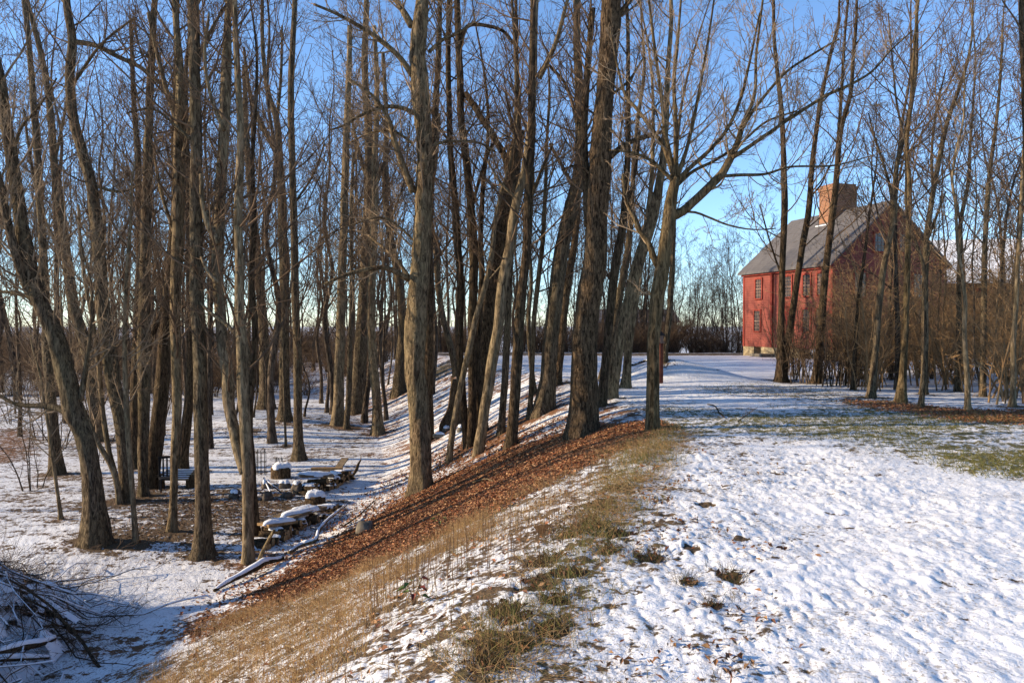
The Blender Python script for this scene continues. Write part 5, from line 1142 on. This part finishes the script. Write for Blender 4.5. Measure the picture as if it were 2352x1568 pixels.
def blades(name, q, h0, h1, w, cols, lean=0.35, K=3, mat='stalk', bend=0.5, label=None):
    n = len(q); x, y = q[:, 0], q[:, 1]; h = rng.uniform(h0, h1, n); a = rng.uniform(0, 6.283, n); l = lean * rng.random(n) ** 0.8
    dx = np.cos(a) * l; dy = np.sin(a) * l; P = np.empty((n, K, 3)); t = np.linspace(0, 1, K)
    for k in range(K):
        P[:, k, 0] = x + dx * h * (t[k] + bend * t[k] ** 2); P[:, k, 1] = y + dy * h * (t[k] + bend * t[k] ** 2); P[:, k, 2] = terrain(x, y) - 0.02 + (h + 0.02) * (t[k] - 0.35 * l * t[k] ** 2)
    R = (w * rng.uniform(0.6, 1.3, n))[:, None] * (1 - 0.75 * t ** 1.5)[None]
    V, Q = tubes(P, R, 3); o = mesh(name, V, Q, None, M[mat]); C = cols[rng.integers(0, len(cols), n)] * rng.uniform(0.75, 1.2, (n, 1)); set_tint(o, np.repeat(C, K * 3, 0)); tag(o, label, kind='stuff'); return o
STRAW = np.array([(0.40, 0.25, 0.105), (0.46, 0.32, 0.15), (0.30, 0.18, 0.075), (0.34, 0.19, 0.08)]); DARKS = np.array([(0.10, 0.06, 0.035), (0.15, 0.09, 0.05), (0.20, 0.12, 0.06)]); GREEN = np.array([(0.13, 0.13, 0.03), (0.19, 0.175, 0.045), (0.24, 0.19, 0.065), (0.09, 0.095, 0.025)])
clump = lambda f, sd, a, b: (lambda x, y: sstep(a, b, vnoise(x * f, y * f, sd)))
TOPT = poly([(1440, 1022), (1300, 1085), (1130, 1175), (960, 1252), (760, 1345), (560, 1410), (470, 1440), (560, 1470), (760, 1400), (980, 1310), (1150, 1225), (1320, 1130), (1460, 1050)])
FRONT = poly([(330, 1560), (480, 1450), (620, 1400), (760, 1360), (900, 1400), (840, 1560), (760, 1760), (100, 1760)])
STK = poly([(1330, 1130), (1200, 1180), (1000, 1280), (840, 1350), (880, 1440), (1060, 1400), (1180, 1330), (1290, 1230)])
blades('dead_grass', np.concatenate([scatter(TOPT, 5200, 0.25, clump(1.8, 201, 0.40, 0.75)), scatter(FRONT, 6500, 0.3, clump(1.7, 202, 0.38, 0.7)), scatter(TAWNY, 4200, 0.3, clump(1.6, 203, 0.45, 0.75))]), 0.04, 0.17, 0.0019, STRAW, 0.6)
blades('dry_stalks', np.concatenate([scatter(STK, 300, 0.3, clump(1.1, 204, 0.3, 0.7)), scatter(TAWNY, 240, 0.3), scatter(TOPT, 200, 0.2)]), 0.12, 0.40, 0.0024, DARKS, 0.10, 3)
blades('flattened_grass', np.concatenate([scatter(FRONT, 3500, 0.3, clump(2.4, 212, 0.4, 0.7)), scatter(CRESTG, 2500, 0.3, clump(2.2, 213, 0.4, 0.7)), scatter(TOPT, 1500, 0.3, clump(2.2, 214, 0.4, 0.7))]), 0.06, 0.16, 0.0020, STRAW * 0.9, 1.6, 4, bend=0.9)
blades('green_grass', np.concatenate([scatter(CRESTG, 4400, 0.35, clump(2.6, 205, 0.38, 0.68)), scatter(poly([(1400, 1040), (1500, 995), (1560, 1000), (1540, 1040), (1440, 1100), (1370, 1120)]), 2000, 0.2), scatter(TAWNY, 1300, 0.2, clump(1.9, 206, 0.5, 0.75))]), 0.04, 0.15, 0.0020, np.concatenate([GREEN, GREEN, STRAW]), 0.8)
blades('lawn_grass', np.concatenate([scatter(GRASSB, 7000, 0.6, clump(0.9, 207, 0.30, 0.6)), scatter(GRASSR, 2600, 0.4), scatter(DARKB, 1500, 0.6)]), 0.03, 0.09, 0.004, GREEN, 0.9)
LAWNL = poly([(1540, 1000), (1420, 1150), (1320, 1280), (1200, 1420), (1080, 1600), (1700, 1600), (1800, 1300), (1750, 1100), (1700, 1010)])
leaves('lawn_litter', scatter(LAWNL, 520, 0.3, lambda x, y: clump(1.5, 208, 0.45, 0.75)(x, y) * clump(6, 209, .4, .7)(x, y)), 0.045, stand=0.6, cols=LEAFC * 0.6, z0=0.02)
blades('lawn_tufts', scatter(LAWNL, 1500, 0.3, lambda x, y: clump(1.5, 208, 0.4, 0.75)(x, y) * clump(7, 210, .45, .7)(x, y)), 0.02, 0.07, 0.002, np.concatenate([GREEN, DARKS]) * 0.8, 0.8)

hq = np.concatenate([np.stack([hx + rx * 0.75 * rng.normal(size=k), hy + ry * 0.75 * rng.normal(size=k)], -1) for (hx, hy, rx, ry) in HOLES[:20] for k in [int(90 + 60 * rng.random())]])
blades('dark_tufts', hq, 0.03, 0.13, 0.0018, np.concatenate([GREEN * 0.45, DARKS * 0.6]), 0.9)
leaves('hole_leaves', hq[rng.random(len(hq)) < 0.16], 0.05, stand=0.7, cols=LEAFC * 0.55)

# two broad-leaved weeds and one curled orange leaf cluster on the slope
def weed(px, py, h, n, leafs, cols, label, name='leafy_weed'):
    p = gp(px, py); o = empty(name, tuple(p), 0, label, 'plant'); P = []
    for k in range(3): P.append([(0, 0, -0.02), (0.02 * k - 0.02, 0.015 * k, h * 0.5), (0.06 * k - 0.06, 0.03 * k, h)])
    V, Q = tubes(np.array(P), np.tile(np.array([[0.004, 0.003, 0.002]]), (3, 1)), 4); mesh('stem', V, Q, None, M['twig'], o)
    for k in range(n):
        a = k * 2.4; z = h * (0.4 + 0.6 * k / n); c = np.array([0.05 * math.cos(a), 0.05 * math.sin(a), z]); d = np.array([math.cos(a), math.sin(a), -0.35]); s = np.array([-math.sin(a), math.cos(a), 0]); L_ = leafs
        V = [c, c + d * L_ * 0.4 + s * L_ * 0.28 + np.array([0, 0, 0.02]), c + d * L_ * 0.45, c + d * L_ * 0.4 - s * L_ * 0.28 + np.array([0, 0, 0.02]), c + d * L_]
        q = mesh('leaf', V, None, [(0, 2, 1), (0, 3, 2), (1, 2, 4), (2, 3, 4)], M['leaf'], o, False); set_tint(q, np.tile(cols[k % len(cols)], (5, 1)))
weed(950, 1395, 0.22, 9, 0.075, np.array([(0.06, 0.10, 0.02), (0.08, 0.12, 0.03), (0.16, 0.03, 0.02)]), 'green and red broad-leaved weed standing in the tawny grass')
weed(1010, 1212, 0.18, 7, 0.08, np.array([(0.08, 0.12, 0.03), (0.12, 0.13, 0.04)]), 'small green weed growing out of the brown leaf bed')
p = gp(1243, 1238); o = empty('curled_leaf', tuple(p), 0.4, 'large curled orange leaf standing up at the edge of the tawny grass', 'leaf')
V = []; 
for i in range(7):
    for j in range(5): t = (i / 6 - 0.5) * 2.2; s = j / 4; V.append((0.085 * math.sin(t) * s * (1 + 0.12 * math.cos(i * 3)), -0.05 * math.cos(t) * s, 0.02 + 0.12 * math.cos(t * 0.5) * s))
q = mesh('blade', V, [(i * 5 + j, (i + 1) * 5 + j, (i + 1) * 5 + j + 1, i * 5 + j + 1) for i in range(6) for j in range(4)], None, M['leaf'], o); set_tint(q, np.tile(np.array([0.38, 0.19, 0.075]), (len(V), 1)))
